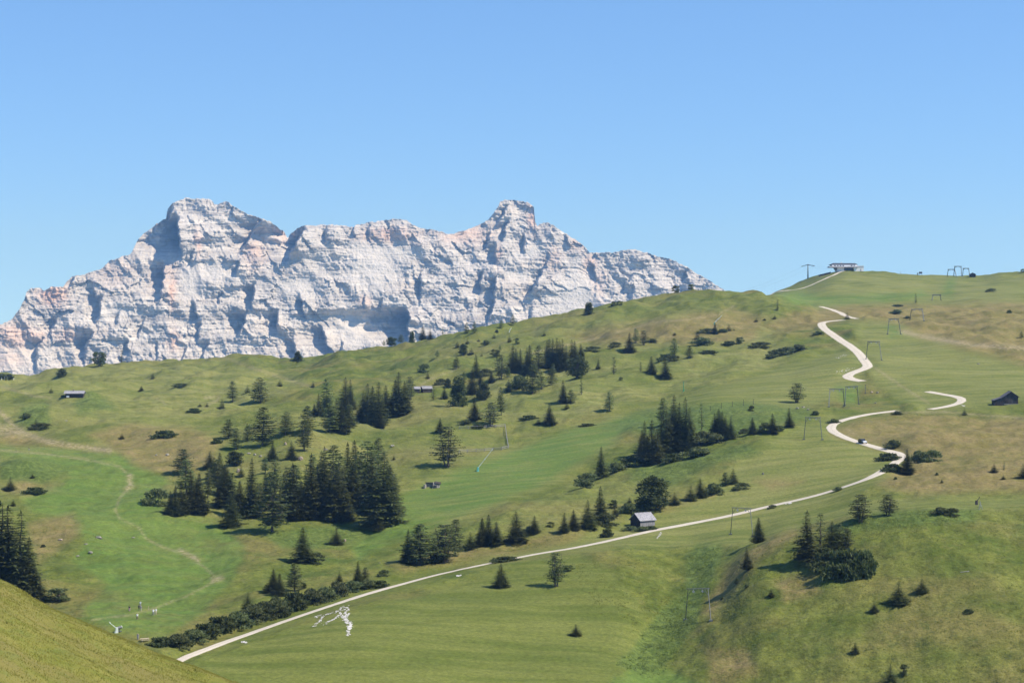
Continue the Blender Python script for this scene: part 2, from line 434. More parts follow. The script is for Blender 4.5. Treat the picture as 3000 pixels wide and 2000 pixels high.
dz *= (1 - 0.9 * np.clip(1.5 * calm, 0, 1)) * smooth(380, 440, GYY) * (1 - smooth(2000, 2300, GYY))
gv = gv - dz * F / GYY
# hold the skyline where the photograph has it
sk = np.minimum(pchip([p[0] for p in LINES[13]], [p[1] for p in LINES[13]], gx), pchip([p[0] for p in LINES[15]], [p[1] for p in LINES[15]], gx))
wsk = smooth(1150, 1480, gY) * (1 - smooth(2100, 2600, gY))
for _ in range(3):
    dlt = sk - gv[:, gY < 2400].min(1)
    wq = 41; dlt = np.convolve(np.pad(dlt, wq // 2, mode='edge'), np.hanning(wq + 2)[1:-1] / np.hanning(wq + 2)[1:-1].sum(), 'valid')
    gv = gv + dlt[:, None] * wsk[None, :]
# hummocks, brows and little terraces: bearing mark, height mark, half width (marks), half depth (m), height (m)
HUMPS = [(110, 1235, 70, 40, 3.0), (265, 1190, 60, 35, 3.5), (330, 1110, 120, 40, 3.0), (600, 1130, 110, 45, 3.0), (430, 1290, 90, 35, 2.5), (560, 1330, 80, 30, 2.5), (760, 1230, 70, 25, 2.0), (880, 1290, 110, 22, 4.5), (990, 1310, 60, 20, 2.0), (800, 1400, 120, 30, 2.0), (250, 1590, 80, 22, 2.4), (60, 1370, 90, 22, 2.6), (1080, 1130, 100, 50, 3.0), (1330, 1100, 90, 45, 3.0), (1450, 1160, 120, 40, 3.0), (1650, 1180, 120, 40, 3.5), (1750, 1060, 120, 50, 4.0), (1950, 1000, 120, 50, 4.0), (2150, 1100, 90, 30, 3.0), (2330, 1060, 60, 30, 3.0), (1900, 1345, 150, 20, 2.0), (2230, 1320, 80, 18, 2.0), (2850, 1030, 120, 50, 3.0), (2700, 960, 60, 50, 3.0), (2900, 900, 150, 60, 4.0), (2050, 960, 100, 40, 3.0), (1560, 1020, 100, 50, 3.0), (1250, 1060, 90, 50, 3.0), (480, 1110, 90, 40, 3.0), (160, 1130, 60, 35, 2.2), (930, 1160, 90, 40, 2.5), (1830, 1150, 80, 30, 2.5), (1400, 1240, 70, 25, 1.8)]
for hx0, hv0, hw, hd, hh in HUMPS:
    col = gv[int(np.interp(hx0, gx, np.arange(len(gx))))]
    jj = np.nonzero((col <= hv0) & (gY > 404))[0]
    if len(jj) == 0: continue
    Y0 = gY[jj[0]]
    qx_ = (PXX - hx0) / hw + 0.35 * fbm(GXX / 30, GYY / 30, 2, int(hx0) % 97)
    qy_ = np.where(GYY < Y0, (GYY - Y0) / (hd * 0.55), (GYY - Y0) / hd)
    gv = gv - (1 - calm) * hh * F / GYY * np.exp(-np.clip(qx_ ** 2 + qy_ ** 2, 0, 30))
dlt = sk - gv[:, gY < 2400].min(1)
gv = gv + np.convolve(np.pad(dlt, 20, mode='edge'), np.hanning(43)[1:-1] / np.hanning(43)[1:-1].sum(), 'valid')[:, None] * wsk[None, :]
GZZ = (CY - gv) * GYY / F

def terr_z(X, Y):
    px = X * F / Y + CX
    i = np.interp(px, gx, np.arange(len(gx))); j = np.interp(math.log(Y), glY, np.arange(len(gY)))
    i0 = min(int(i), len(gx) - 2); j0 = min(int(j), len(gY) - 2)
    a, b = i - i0, j - j0
    return float((GZZ[i0, j0] * (1 - a) + GZZ[i0 + 1, j0] * a) * (1 - b) + (GZZ[i0, j0 + 1] * (1 - a) + GZZ[i0 + 1, j0 + 1] * a) * b)

J0 = int(np.searchsorted(gY, 404)); J1 = int(np.searchsorted(gY, 2050))
def ground(px, py, ymin=404):
    """the first place where the sight line through a mark of the photograph meets the hills"""
    i = float(np.interp(px, gx, np.arange(len(gx))))
    i0 = min(int(i), len(gx) - 2); a = i - i0
    prof = gv[i0] * (1 - a) + gv[i0 + 1] * a
    j0 = max(J0, int(np.searchsorted(gY, ymin)))
    seg = prof[j0:J1]
    hit = np.nonzero(seg <= py)[0]
    if len(hit) == 0: j = j0 + int(np.argmin(seg)); Y = gY[j]
    elif hit[0] == 0: Y = gY[j0]
    else:
        j = j0 + hit[0]
        t = (prof[j - 1] - py) / (prof[j - 1] - prof[j] + 1e-9)
        Y = gY[j - 1] + t * (gY[j] - gY[j - 1])
    X = (px - CX) * Y / F
    return Vector((X, Y, terr_z(X, Y)))

def grid_mesh(name, V, nx, ny):
    idx = np.arange(nx * ny).reshape(nx, ny)
    q = np.stack([idx[:-1, :-1], idx[1:, :-1], idx[1:, 1:], idx[:-1, 1:]], -1).reshape(-1, 4)
    return mesh_np(name, V.reshape(-1, 3), quads=q)

def color_attr(me, name, rgba):
    at = me.color_attributes.new(name, 'FLOAT_COLOR', 'POINT')
    at.data.foreach_set('color', np.asarray(rgba, np.float32).ravel())

wx = PXX + 9 * fbm(GXX / 22, GYY / 30, 3, 21); wv = gv + 6 * fbm(GXX / 22, GYY / 30, 3, 25)
def zone(polys, soft):
    o = np.zeros(GXX.shape)
    for p in polys: o = np.maximum(o, poly_soft(wx, wv, p, soft))
    return o
z_green = zone(GREEN, 14); z_dry = zone(DRY, 18); z_lush = zone(LUSH, 12)
PALE = [MOWN[1], MOWN[3], MOWN[4], MOWN[5], [(-60, 1085), (300, 1068), (700, 1045), (900, 1120), (720, 1200), (480, 1265), (300, 1250), (-60, 1235)], [(1400, 1120), (1900, 1040), (2250, 960), (2350, 1060), (2000, 1150), (1700, 1220), (1450, 1230)]]
z_pale = np.maximum(zone(PALE, 26), 0.55 * zone([[(-60, 1230), (700, 1200), (1200, 1130), (1700, 1220), (1640, 1300), (1100, 1440), (700, 1560), (400, 1560), (-60, 1500)], [(1240, 1000), (1600, 930), (2000, 860), (2260, 880), (2260, 960), (1900, 1040), (1400, 1120), (1200, 1130)], [(1130, 1650), (1700, 1540), (2100, 1400), (2050, 1280), (1700, 1400), (1300, 1560)]], 30))
z_path = np.zeros(GXX.shape)
for ln, w in PATHS: z_path = np.maximum(z_path, (0.9 if w > 6 else 0.5) * line_soft(PXX + 2.5 * fbm(GXX / 5, GYY / 6, 2, 31), gv + 1.5 * fbm(GXX / 5, GYY / 6, 2, 33), ln, w if w > 6 else 0.75 * w))
lim = ((GYY > 404) & (GYY < 2100)).astype(float)
nx, ny = GXX.shape
terrain_me = grid_mesh('hills', np.stack([GXX, GYY, GZZ], -1), nx, ny)
color_attr(terrain_me, 'zone_a', np.stack([z_green * lim, z_dry * lim, z_lush * lim, np.ones(GXX.shape)], -1))
color_attr(terrain_me, 'zone_b', np.stack([mown * lim, z_path * lim, z_pale * lim, np.ones(GXX.shape)], -1))

def meadow_material(name, near=False):
    m, nt, bs = new_mat(name)
    za = N(nt, 'ShaderNodeAttribute', attribute_name='zone_a'); zb = N(nt, 'ShaderNodeAttribute', attribute_name='zone_b')
    sa = nt.nodes.new('ShaderNodeSeparateColor'); nt.links.new(za.outputs['Color'], sa.inputs[0])
    sb = nt.nodes.new('ShaderNodeSeparateColor'); nt.links.new(zb.outputs['Color'], sb.inputs[0])
    big = pos_noise(nt, 0.016, 4, 0.6)
    mid = pos_noise(nt, 0.075, 4, 0.62)
    fine = pos_noise(nt, 0.55, 3, 0.65)
    tuft = pos_noise(nt, 1.6, 2, 0.6)
    rough = mixrgb(nt, ramp(nt, mid, 0.32, 0.68), (0.078, 0.104, 0.016), (0.152, 0.166, 0.034))
    rough = mixrgb(nt, math_n(nt, 'MULTIPLY', ramp(nt, big, 0.44, 0.64), 0.75), rough, (0.170, 0.143, 0.046))
    big2 = pos_noise(nt, 0.034, 4, 0.65, rot=R(40))
    rough = mixrgb(nt, math_n(nt, 'MULTIPLY', ramp(nt, big2, 0.52, 0.66), 0.6), rough, (0.066, 0.100, 0.020))
    rough = mixrgb(nt, math_n(nt, 'MULTIPLY', ramp(nt, fine, 0.48, 0.75), 0.5), rough, (0.058, 0.080, 0.017))
    clump = pos_noise(nt, 0.22, 3, 0.7)
    rough = mixrgb(nt, math_n(nt, 'MULTIPLY', ramp(nt, clump, 0.56, 0.70), 0.55), rough, (0.052, 0.074, 0.018))
    rough = mixrgb(nt, math_n(nt, 'MULTIPLY', ramp(nt, clump, 0.44, 0.30), 0.35), rough, (0.195, 0.180, 0.062))
    # mown hay meadow with faint swaths
    sw = pos_noise(nt, 0.10, 3, 0.6, stretch=(0.22, 1.9, 0.2), rot=R(-8))
    mow = mixrgb(nt, ramp(nt, sw, 0.35, 0.65), (0.096, 0.120, 0.022), (0.150, 0.165, 0.038))
    mow = mixrgb(nt, math_n(nt, 'MULTIPLY', ramp(nt, big, 0.4, 0.65), 0.35), mow, (0.092, 0.124, 0.024))
    col = mixrgb(nt, math_n(nt, 'MULTIPLY', sb.outputs[0], 0.9), rough, mow)
    # sun-bleached hay meadows higher up
    bleach = mixrgb(nt, ramp(nt, sw, 0.32, 0.66), (0.138, 0.158, 0.038), (0.215, 0.212, 0.066))
    col = mixrgb(nt, math_n(nt, 'MULTIPLY', sb.outputs[2], math_n(nt, 'ADD', 0.25, math_n(nt, 'MULTIPLY', ramp(nt, big, 0.34, 0.58), 0.6))), col, bleach)
    grn = mixrgb(nt, ramp(nt, sw, 0.3, 0.7), (0.086, 0.150, 0.027), (0.122, 0.176, 0.036))
    gf = math_n(nt, 'MULTIPLY', sa.outputs[0], math_n(nt, 'ADD', 0.42, math_n(nt, 'MULTIPLY', ramp(nt, mid, 0.3, 0.62), 0.45)))
    col = mixrgb(nt, gf, col, grn)
    dry = mixrgb(nt, ramp(nt, mid, 0.35, 0.65), (0.165, 0.138, 0.044), (0.235, 0.178, 0.074))
    df = math_n(nt, 'MULTIPLY', sa.outputs[1], math_n(nt, 'ADD', 0.52, math_n(nt, 'MULTIPLY', ramp(nt, fine, 0.3, 0.65), 0.42)))
    col = mixrgb(nt, df, col, dry)
    lsh = mixrgb(nt, ramp(nt, fine, 0.4, 0.62), (0.060, 0.095, 0.022), (0.120, 0.165, 0.038))
    col = mixrgb(nt, math_n(nt, 'MULTIPLY', sa.outputs[2], 0.75), col, lsh)
    earth = mixrgb(nt, ramp(nt, fine, 0.35, 0.65), (0.22, 0.175, 0.085), (0.36, 0.295, 0.18))
    col = mixrgb(nt, math_n(nt, 'MULTIPLY', sb.outputs[1], math_n(nt, 'ADD', 0.40, math_n(nt, 'MULTIPLY', ramp(nt, fine, 0.35, 0.6), 0.45))), col, earth)
    col = mixrgb(nt, math_n(nt, 'MULTIPLY', ramp(nt, tuft, 0.5, 0.8), 0.28), col, (0.075, 0.095, 0.024))
    grain = pos_noise(nt, 0.9, 4, 0.8)
    gm = nt.nodes.new('ShaderNodeMapRange'); gm.inputs[1].default_value = 0.3; gm.inputs[2].default_value = 0.7; gm.inputs[3].default_value = 0.68; gm.inputs[4].default_value = 1.3
    nt.links.new(grain, gm.inputs[0])
    gc = nt.nodes.new('ShaderNodeCombineColor')
    for k in range(3): nt.links.new(gm.outputs[0], gc.inputs[k])
    col = mixrgb(nt, 1.0, col, gc.outputs[0], 'MULTIPLY')
    nt.links.new(col, bs.inputs['Base Color'])
    bs.inputs['Roughness'].default_value = 0.95
    bs.inputs['Specular IOR Level'].default_value = 0.1
    b1 = nt.nodes.new('ShaderNodeBump'); b1.inputs['Strength'].default_value = 0.85; b1.inputs['Distance'].default_value = 0.5
    hb = math_n(nt, 'ADD', math_n(nt, 'MULTIPLY', fine, 1.0), math_n(nt, 'MULTIPLY', tuft, 0.35))
    hb = math_n(nt, 'MULTIPLY', hb, math_n(nt, 'SUBTRACT', 1.0, math_n(nt, 'MULTIPLY', math_n(nt, 'MAXIMUM', sb.outputs[0], sa.outputs[0]), 0.75)))
    nt.links.new(hb, b1.inputs['Height'])
    nt.links.new(b1.outputs[0], bs.inputs['Normal'])
    return m

M_meadow = meadow_material('meadow')
hills = obj('hills', terrain_me, M_meadow)
tag(hills, 'rolling green alpine meadow hills with dry and mown patches', 'hills', kind='structure')

# ------------------------------------------------------------------ near grassy slope at the lower left
nsx = [-900, -300, 0, 60, 100, 200, 300, 400, 500, 600, 690, 800, 1000, 1300, 1800]
nsv = [1500, 1590, 1700, 1731, 1755, 1800, 1846, 1890, 1930, 1964, 2000, 2043, 2130, 2280, 2560]
hx = np.concatenate([np.arange(-900, -10, 25), np.arange(-10, 820, 3), np.arange(830, 1801, 25)]).astype(float)
sv_ = pchip(nsx, nsv, hx)
prof = [(25, 3600), (60, 1500), (110, 560), (150, 200), (180, 62), (200, 0.0), (212, 6), (230, 50), (260, 160), (310, 420), (420, 1100)]
hY = np.concatenate([np.geomspace(25, 110, 20), np.linspace(112, 240, 180), np.linspace(245, 420, 30)])
hoff = pchip([p[0] for p in prof], [p[1] for p in prof], hY)
HX = (hx[:, None] - CX) * hY[None, :] / F; HY = np.broadcast_to(hY[None, :], HX.shape)
HV = sv_[:, None] + hoff[None, :]
HZ = (CY - HV) * HY / F + 0.35 * fbm(HX / 9, HY / 9, 3, 41) + 0.10 * fbm(HX / 1.6, HY / 1.6, 2, 44)
near_me = grid_mesh('near_slope', np.stack([HX, HY, HZ], -1), len(hx), len(hY))

def near_material():
    m, nt, bs = new_mat('near_grass')
    big = pos_noise(nt, 0.06, 4, 0.6); mid = pos_noise(nt, 0.35, 4, 0.62); fine = pos_noise(nt, 2.6, 3, 0.65)
    st = pos_noise(nt, 0.5, 3, 0.6, stretch=(1.0, 0.5, 1.0), rot=R(30))
    col = mixrgb(nt, ramp(nt, mid, 0.3, 0.7), (0.138, 0.148, 0.024), (0.205, 0.188, 0.044))
    col = mixrgb(nt, math_n(nt, 'MULTIPLY', ramp(nt, big, 0.42, 0.64), 0.7), col, (0.180, 0.150, 0.048))
    col = mixrgb(nt, math_n(nt, 'MULTIPLY', ramp(nt, fine, 0.5, 0.72), 0.45), col, (0.215, 0.215, 0.035))
    col = mixrgb(nt, math_n(nt, 'MULTIPLY', ramp(nt, st, 0.52, 0.75), 0.5), col, (0.105, 0.145, 0.028))
    nt.links.new(col, bs.inputs['Base Color']); bs.inputs['Roughness'].default_value = 0.95; bs.inputs['Specular IOR Level'].default_value = 0.1
    b1 = nt.nodes.new('ShaderNodeBump'); b1.inputs['Strength'].default_value = 0.8; b1.inputs['Distance'].default_value = 0.2
    nt.links.new(fine, b1.inputs['Height']); nt.links.new(b1.outputs[0], bs.inputs['Normal'])
    return m
M_near = near_material()
near = tag(obj('hillside', near_me, M_near), 'near yellow green grassy slope rising at the left', 'hillside', kind='structure')

# ------------------------------------------------------------------ the pale rock massif
MSK = [(-700, 1090), (-300, 1020), (-100, 985), (0, 951), (35, 935), (45, 920), (60, 900), (72, 876), (78, 855), (90, 845), (120, 843), (130, 851), (150, 842), (185, 838), (205, 815), (213, 810), (235, 805), (270, 797), (300, 785), (320, 765), (345, 755), (380, 745), (386, 738), (395, 720), (405, 700), (420, 685), (445, 670), (460, 655), (475, 645), (486, 640), (491, 612), (505, 596), (530, 585), (545, 581), (600, 582), (618, 584), (628, 600), (640, 598), (655, 591), (668, 592), (690, 608), (715, 622), (760, 638), (795, 650), (820, 672), (832, 678), (843, 698), (850, 686), (870, 670), (890, 660), (920, 660), (960, 657), (1000, 660), (1030, 663), (1036, 666), (1042, 660), (1080, 652), (1130, 645), (1160, 641), (1190, 645), (1210, 660), (1240, 670), (1280, 675), (1310, 685), (1330, 684), (1365, 674), (1400, 660), (1430, 645), (1447, 622), (1460, 605), (1466, 591), (1480, 586), (1520, 588), (1545, 592), (1560, 602), (1565, 612), (1567, 650), (1574, 661), (1585, 655), (1600, 650), (1620, 660), (1640, 675), (1660, 685), (1690, 705), (1715, 725), (1728, 741), (1750, 740), (1800, 740), (1830, 733), (1860, 731), (1890, 738), (1930, 752), (1970, 760), (2000, 775), (2040, 798), (2080, 822), (2115, 845), (2200, 890), (2400, 960), (2700, 1010), (3000, 1060)]
# buttresses: lip x, top y, bottom y, lean, throw in metres, reach to the right
BUTT = [(518, 630, 750, 0.12, 240, 70), (278, 835, 885, 0.1, 55, 50), (303, 870, 945, -0.25, 100, 60), (482, 775, 880, -0.1, 130, 60), (168, 935, 978, -0.5, 65, 50), (124, 994, 1050, -0.4, 60, 50), (106, 1046, 1085, 0, 40, 40), (272, 973, 1030, -0.5, 75, 50), (262, 990, 1070, -0.2, 55, 40), (459, 1004, 1060, 0, 35, 40), (378, 1000, 1034, 0, 60, 40), (565, 884, 945, 0.3, 55, 60), (588, 945, 1000, -0.1, 45, 50), (508, 603, 645, -0.3, 60, 40), (224, 810, 836, -0.8, 60, 40), (770, 632, 684, -0.6, 125, 60), (738, 688, 738, -0.7, 125, 60), (700, 766, 802, -0.1, 80, 60), (896, 660, 760, -0.5, 190, 90), (957, 674, 708, -0.1, 55, 60), (748, 835, 900, -0.1, 120, 60), (722, 920, 982, -0.3, 130, 60), (817, 915, 972, -0.1, 120, 60), (880, 867, 930, 0.25, 75, 50), (938, 960, 1036, 0.5, 125, 60), (862, 995, 1055, 0.1, 75, 50), (612, 1004, 1055, -0.4, 50, 40), (1036, 660, 695, 0, 28, 30), (1083, 660, 706, 0, 35, 60), (1236, 796, 892, -0.05, 60, 70), (1194, 905, 1005, 0.08, 210, 90), (1490, 648, 706, -0.3, 70, 60), (1452, 716, 768, 0.0, 85, 60), (1440, 683, 732, -0.4, 50, 30), (1540, 688, 738, -0.05, 65, 60), (1413, 798, 855, -0.1, 70, 50), (1455, 812, 878, -0.1, 85, 60), (1450, 882, 938, -0.3, 85, 60), (1594, 783, 880, -0.55, 75, 60), (1484, 610, 655, -0.6, 60, 50), (1738, 774, 822, 0.2, 55, 50), (2012, 802, 822, -0.3, 50, 40), (1608, 748, 782, -0.2, 35, 40), (1852, 808, 850, -0.6, 45, 60), (565, 735, 775, 0, 30, 30), (1745, 955, 985, 0.3, 25, 30), (350, 920, 955, -0.3, 35, 40), (420, 945, 985, -0.3, 35, 40), (650, 860, 885, -0.3, 40, 40), (1120, 880, 900, 0, 30, 40), (1070, 865, 905, 0, 30, 40), (545, 1020, 1060, -0.2, 45, 40), (1660, 690, 715, 0.2, 35, 30), (1000, 1000, 1060, 0.2, 30, 60), (1500, 930, 985, -0.2, 35, 40), (1560, 900, 960, -0.2, 35, 40)]
WARM = [(155, 865, 38, 30, 1.0), (40, 985, 60, 40, 0.55), (100, 985, 35, 20, 0.6), (504, 855, 12, 45, 0.85), (508, 995, 16, 30, 0.6), (200, 980, 45, 20, 0.5), (745, 745, 32, 45, 0.45), (830, 680, 30, 30, 0.4), (1140, 690, 75, 22, 0.6), (1360, 685, 70, 28, 0.6), (1560, 640, 14, 40, 0.6), (1460, 745, 10, 25, 0.6), (1730, 770, 22, 30, 0.5), (1620, 760, 25, 40, 0.3), (580, 715, 10, 40, 0.5), (1640, 980, 60, 25, 0.3), (30, 1050, 50, 30, 0.35), (1070, 885, 20, 20, 0.35), (480, 800, 40, 50, 0.3), (1755, 830, 18, 45, 0.3), (1690, 715, 30, 20, 0.4), (330, 800, 60, 50, 0.22)]
SCREE = [(1690, 890, 75, 110), (560, 830, 35, 70), (620, 790, 60, 30), (60, 1050, 110, 40), (1090, 800, 90, 60), (1030, 960, 60, 60), (880, 840, 60, 30), (330, 920, 60, 25), (1560, 730, 30, 25), (1520, 810, 40, 20), (1340, 690, 60, 18), (1120, 740, 120, 30)]
mx = np.concatenate([np.arange(-700, -12, 12), np.arange(-12, 2160, 2.0), np.arange(2166, 3001, 14)]).astype(float)
msk = np.interp(mx, [p[0] for p in MSK], [p[1] for p in MSK])
msk = msk + 2.2 * fbm(mx / 9.0, mx * 0 + 3.3, 4, 51) + 1.5 * fbm(mx / 30.0, mx * 0 + 8.3, 2, 53)
NT = 300
tt = np.linspace(0, 1, NT)
BASE = 1180.0
MX = np.broadcast_to(mx[:, None], (len(mx), NT))
_w = np.hanning(61); msm = np.interp(mx, np.arange(-700, 3001, 2.0), np.convolve(np.pad(np.interp(np.arange(-700, 3001, 2.0), mx, msk), 30, mode='edge'), _w / _w.sum(), 'valid'))
MV = BASE + (msm[:, None] - BASE) * tt[None, :] + (msk - msm)[:, None] * (tt ** 7)[None, :]
h = BASE - MV
S = 1.16
DD = 6500 + h * S * 0.80
warp = 9 * fbm(MX / 120, h / 90, 3, 61)
strat = h + 0.035 * (MX - 1000) + warp
sm = np.zeros(MX.shape)
for cx_, cy_, rx, ry in SCREE: sm = np.maximum(sm, np.exp(-(((MX - cx_) / rx) ** 2 + ((MV - cy_) / ry) ** 2) ** 1.5))
mod = 0.45 + 0.75 * smooth(-0.5, 0.6, fbm(MX / 170, h / 60, 2, 71))
def stair(p, sharp=0.3):
    fr = p - np.floor(p)
    return smooth(0.5 - sharp, 0.5 + sharp, fr) - fr        # flat ledge, then a step back
for per, amp, sd_ in ((84, 0.10, 1), (33, 0.22, 2), (13.5, 0.42, 3), (7.0, 0.55, 4)):
    ph = strat / per + 0.28 * fbm(MX / (per * 5), h / (per * 3), 2, 80 + sd_)
    lm = 0.35 + 0.9 * smooth(-0.3, 0.5, fbm(MX / (per * 6), h / per, 2, 90 + sd_))
    DD = DD + stair(ph) * per * S * amp * lm * (1 - 0.75 * sm)
hx_ = MX + 0.45 * h                                          # ribs and gullies lean to the lower left
DD = DD - 24 * ridged(hx_ / 170, h / 300, 2, 100) * (0.3 + 0.7 * mod) * (1 - 0.5 * sm)
wxr = 14 * fbm(MX / 60, h / 60, 3, 171)
DD = DD - (5 + 6 * smooth(330, 120, h)) * ridged((hx_ + wxr) / 50, h / 150, 3, 110) * (0.3 + 0.7 * mod) * (1 - 0.8 * sm)
wyr = 10 * fbm(MX / 50, h / 40, 3, 177)
DD = DD + 16.0 * facets((MX + 0.4 * h + wxr) / 46, (h + wyr) / 44, 3) * (0.35 + 0.65 * mod) * (1 - 0.8 * sm)
DD = DD + 7.5 * facets((MX + 0.3 * h + 0.8 * wxr) / 19, (h + 0.8 * wyr) / 17, 5) * (0.35 + 0.65 * mod) * (1 - 0.8 * sm)
DD = DD + 3.2 * facets((MX + 0.5 * wxr) / 8.5, (h + 0.5 * wyr) / 7.0, 9) * (0.4 + 0.6 * mod) * (1 - 0.8 * sm)
DD = DD - 2.2 * ridged((MX + 0.25 * h + 0.4 * wxr) / 18, h / 52, 2, 120) * (0.25 + 0.75 * mod) * (1 - 0.75 * sm)
DD = DD - 1.6 * ridged((MX + 0.5 * wxr) / 11, h / 13, 2, 127) * (0.3 + 0.7 * mod) * (1 - 0.8 * sm)
DD = DD - 1.6 * fbm(MX / 5, h / 7, 2, 130) * (1 - 0.6 * sm)
for xe, y0, y1, lean, A, wr in BUTT:
    if A < 150: A *= 0.72
    yc = np.clip(MV, y0 - 30, y1 + 30)
    e = xe + lean * (yc - y0) + 6.5 * fbm(MV / 24.0, MV * 0 + xe * 0.37, 4, 141)
    s = MX - e
    wf, wl = 4.0, 0.62 * A / S
    f = np.where(s < -wf, np.exp(-np.maximum(-(s + wf), 0) / wl), np.clip(-s / wf, 0, 1)) - 0.42 * np.exp(-np.abs(s) / (0.6 * wr)) * (s > 0)
    win = smooth(y0 - 14, y0 + 0.35 * (y1 - y0), MV) * (1 - smooth(y1 - 0.4 * (y1 - y0), y1 + 14, MV))
    DD = DD + 0.95 * A * f * win * np.clip(0.98 + 0.30 * fbm(MX / 60, MV / 34, 2, int(xe) % 89), 0.3, 1.5)
# close the back of the massif
XW = (MX - CX) * DD / F; ZW = (CY - MV) * DD / F
back_D = [np.maximum(DD[:, -1], 6900) + k for k in (60, 500, 1800, 3500)]
back_Z = [ZW[:, -1] - 25, ZW[:, -1] * 0.6 - 60, ZW[:, -1] * 0.2 - 160, ZW[:, -1] * 0 - 320]
V = np.concatenate([np.stack([XW, DD, ZW], -1)] + [np.stack([(mx - CX) * d / F, d, z], -1)[:, None, :] for d, z in zip(back_D, back_Z)], 1)
mount_me = grid_mesh('mountain', V, V.shape[0], V.shape[1])
warm = np.zeros(MX.shape)
for cx_, cy_, rx, ry, a in WARM:
    q = ((MX - cx_ + 8 * fbm(MX / 20, MV / 20, 2, 151)) / rx) ** 2 + ((MV - cy_ + 8 * fbm(MX / 20, MV / 20, 2, 155)) / ry) ** 2
    warm = np.maximum(warm, min(1.0, 1.0 * a) * np.exp(-q))
ca = np.stack([warm, sm, mod, np.ones(MX.shape)], -1)
ca = np.concatenate([ca, np.repeat(ca[:, -1:, :], 4, 1)], 1)
color_attr(mount_me, 'rock', ca)

def rock_material():
    m, nt, bs = new_mat('pale_dolomite')
    at = N(nt, 'ShaderNodeAttribute', attribute_name='rock')
    sp = nt.nodes.new('ShaderNodeSeparateColor'); nt.links.new(at.outputs['Color'], sp.inputs[0])
    bed = pos_noise(nt, 0.016, 5, 0.65, stretch=(0.35, 0.35, 5.0))
    thin = pos_noise(nt, 0.02, 4, 0.7, stretch=(0.25, 0.25, 9.0))
    blot = pos_noise(nt, 0.007, 4, 0.6)
    fine = pos_noise(nt, 0.07, 4, 0.7)
    vert = pos_noise(nt, 0.03, 4, 0.6, stretch=(2.2, 1.0, 0.3))
    col = mixrgb(nt, ramp(nt, bed, 0.34, 0.66), (0.40, 0.38, 0.355), (0.60, 0.57, 0.53))
    col = mixrgb(nt, math_n(nt, 'MULTIPLY', ramp(nt, thin, 0.51, 0.62), 0.62), col, (0.22, 0.205, 0.20))
    col = mixrgb(nt, math_n(nt, 'MULTIPLY', ramp(nt, fine, 0.5, 0.66), 0.5), col, (0.22, 0.21, 0.21))
    col = mixrgb(nt, math_n(nt, 'MULTIPLY', ramp(nt, vert, 0.52, 0.72), 0.30), col, (0.30, 0.29, 0.29))
    col = mixrgb(nt, math_n(nt, 'MULTIPLY', ramp(nt, blot, 0.52, 0.7), 0.35), col, (0.52, 0.44, 0.36))
    col = mixrgb(nt, math_n(nt, 'MULTIPLY', sp.outputs[1], 0.75), col, (0.59, 0.56, 0.52))
    col = mixrgb(nt, math_n(nt, 'MULTIPLY', sp.outputs[0], math_n(nt, 'ADD', 0.5, math_n(nt, 'MULTIPLY', ramp(nt, bed, 0.35, 0.6), 0.4))), col, (0.62, 0.35, 0.225))
    nt.links.new(col, bs.inputs['Base Color']); bs.inputs['Roughness'].default_value = 0.95; bs.inputs['Specular IOR Level'].default_value = 0.08
    b1 = nt.nodes.new('ShaderNodeBump'); b1.inputs['Strength'].default_value = 0.8; b1.inputs['Distance'].default_value = 8.0
    nt.links.new(math_n(nt, 'ADD', fine, math_n(nt, 'MULTIPLY', bed, 0.8)), b1.inputs['Height']); nt.links.new(b1.outputs[0], bs.inputs['Normal'])
    return m
mountain = tag(obj('mountain', mount_me, rock_material()), 'long pale limestone massif with layered cliffs behind the meadows', 'mountain', kind='structure')

# ------------------------------------------------------------------ gravel road, draped over the hills
def catmull(pts, n=8):
    pts = [np.array(p, float) for p in pts]
    P_ = [2 * pts[0] - pts[1]] + pts + [2 * pts[-1] - pts[-2]]
    out = []
    for i in range(1, len(P_) - 2):
        for k in range(n):
            t = k / n
            a, b, c, d = P_[i - 1], P_[i], P_[i + 1], P_[i + 2]
            out.append(0.5 * ((2 * b) + (-a + c) * t + (2 * a - 5 * b + 4 * c - d) * t * t + (-a + 3 * b - 3 * c + d) * t ** 3))
    out.append(pts[-1])
    return out

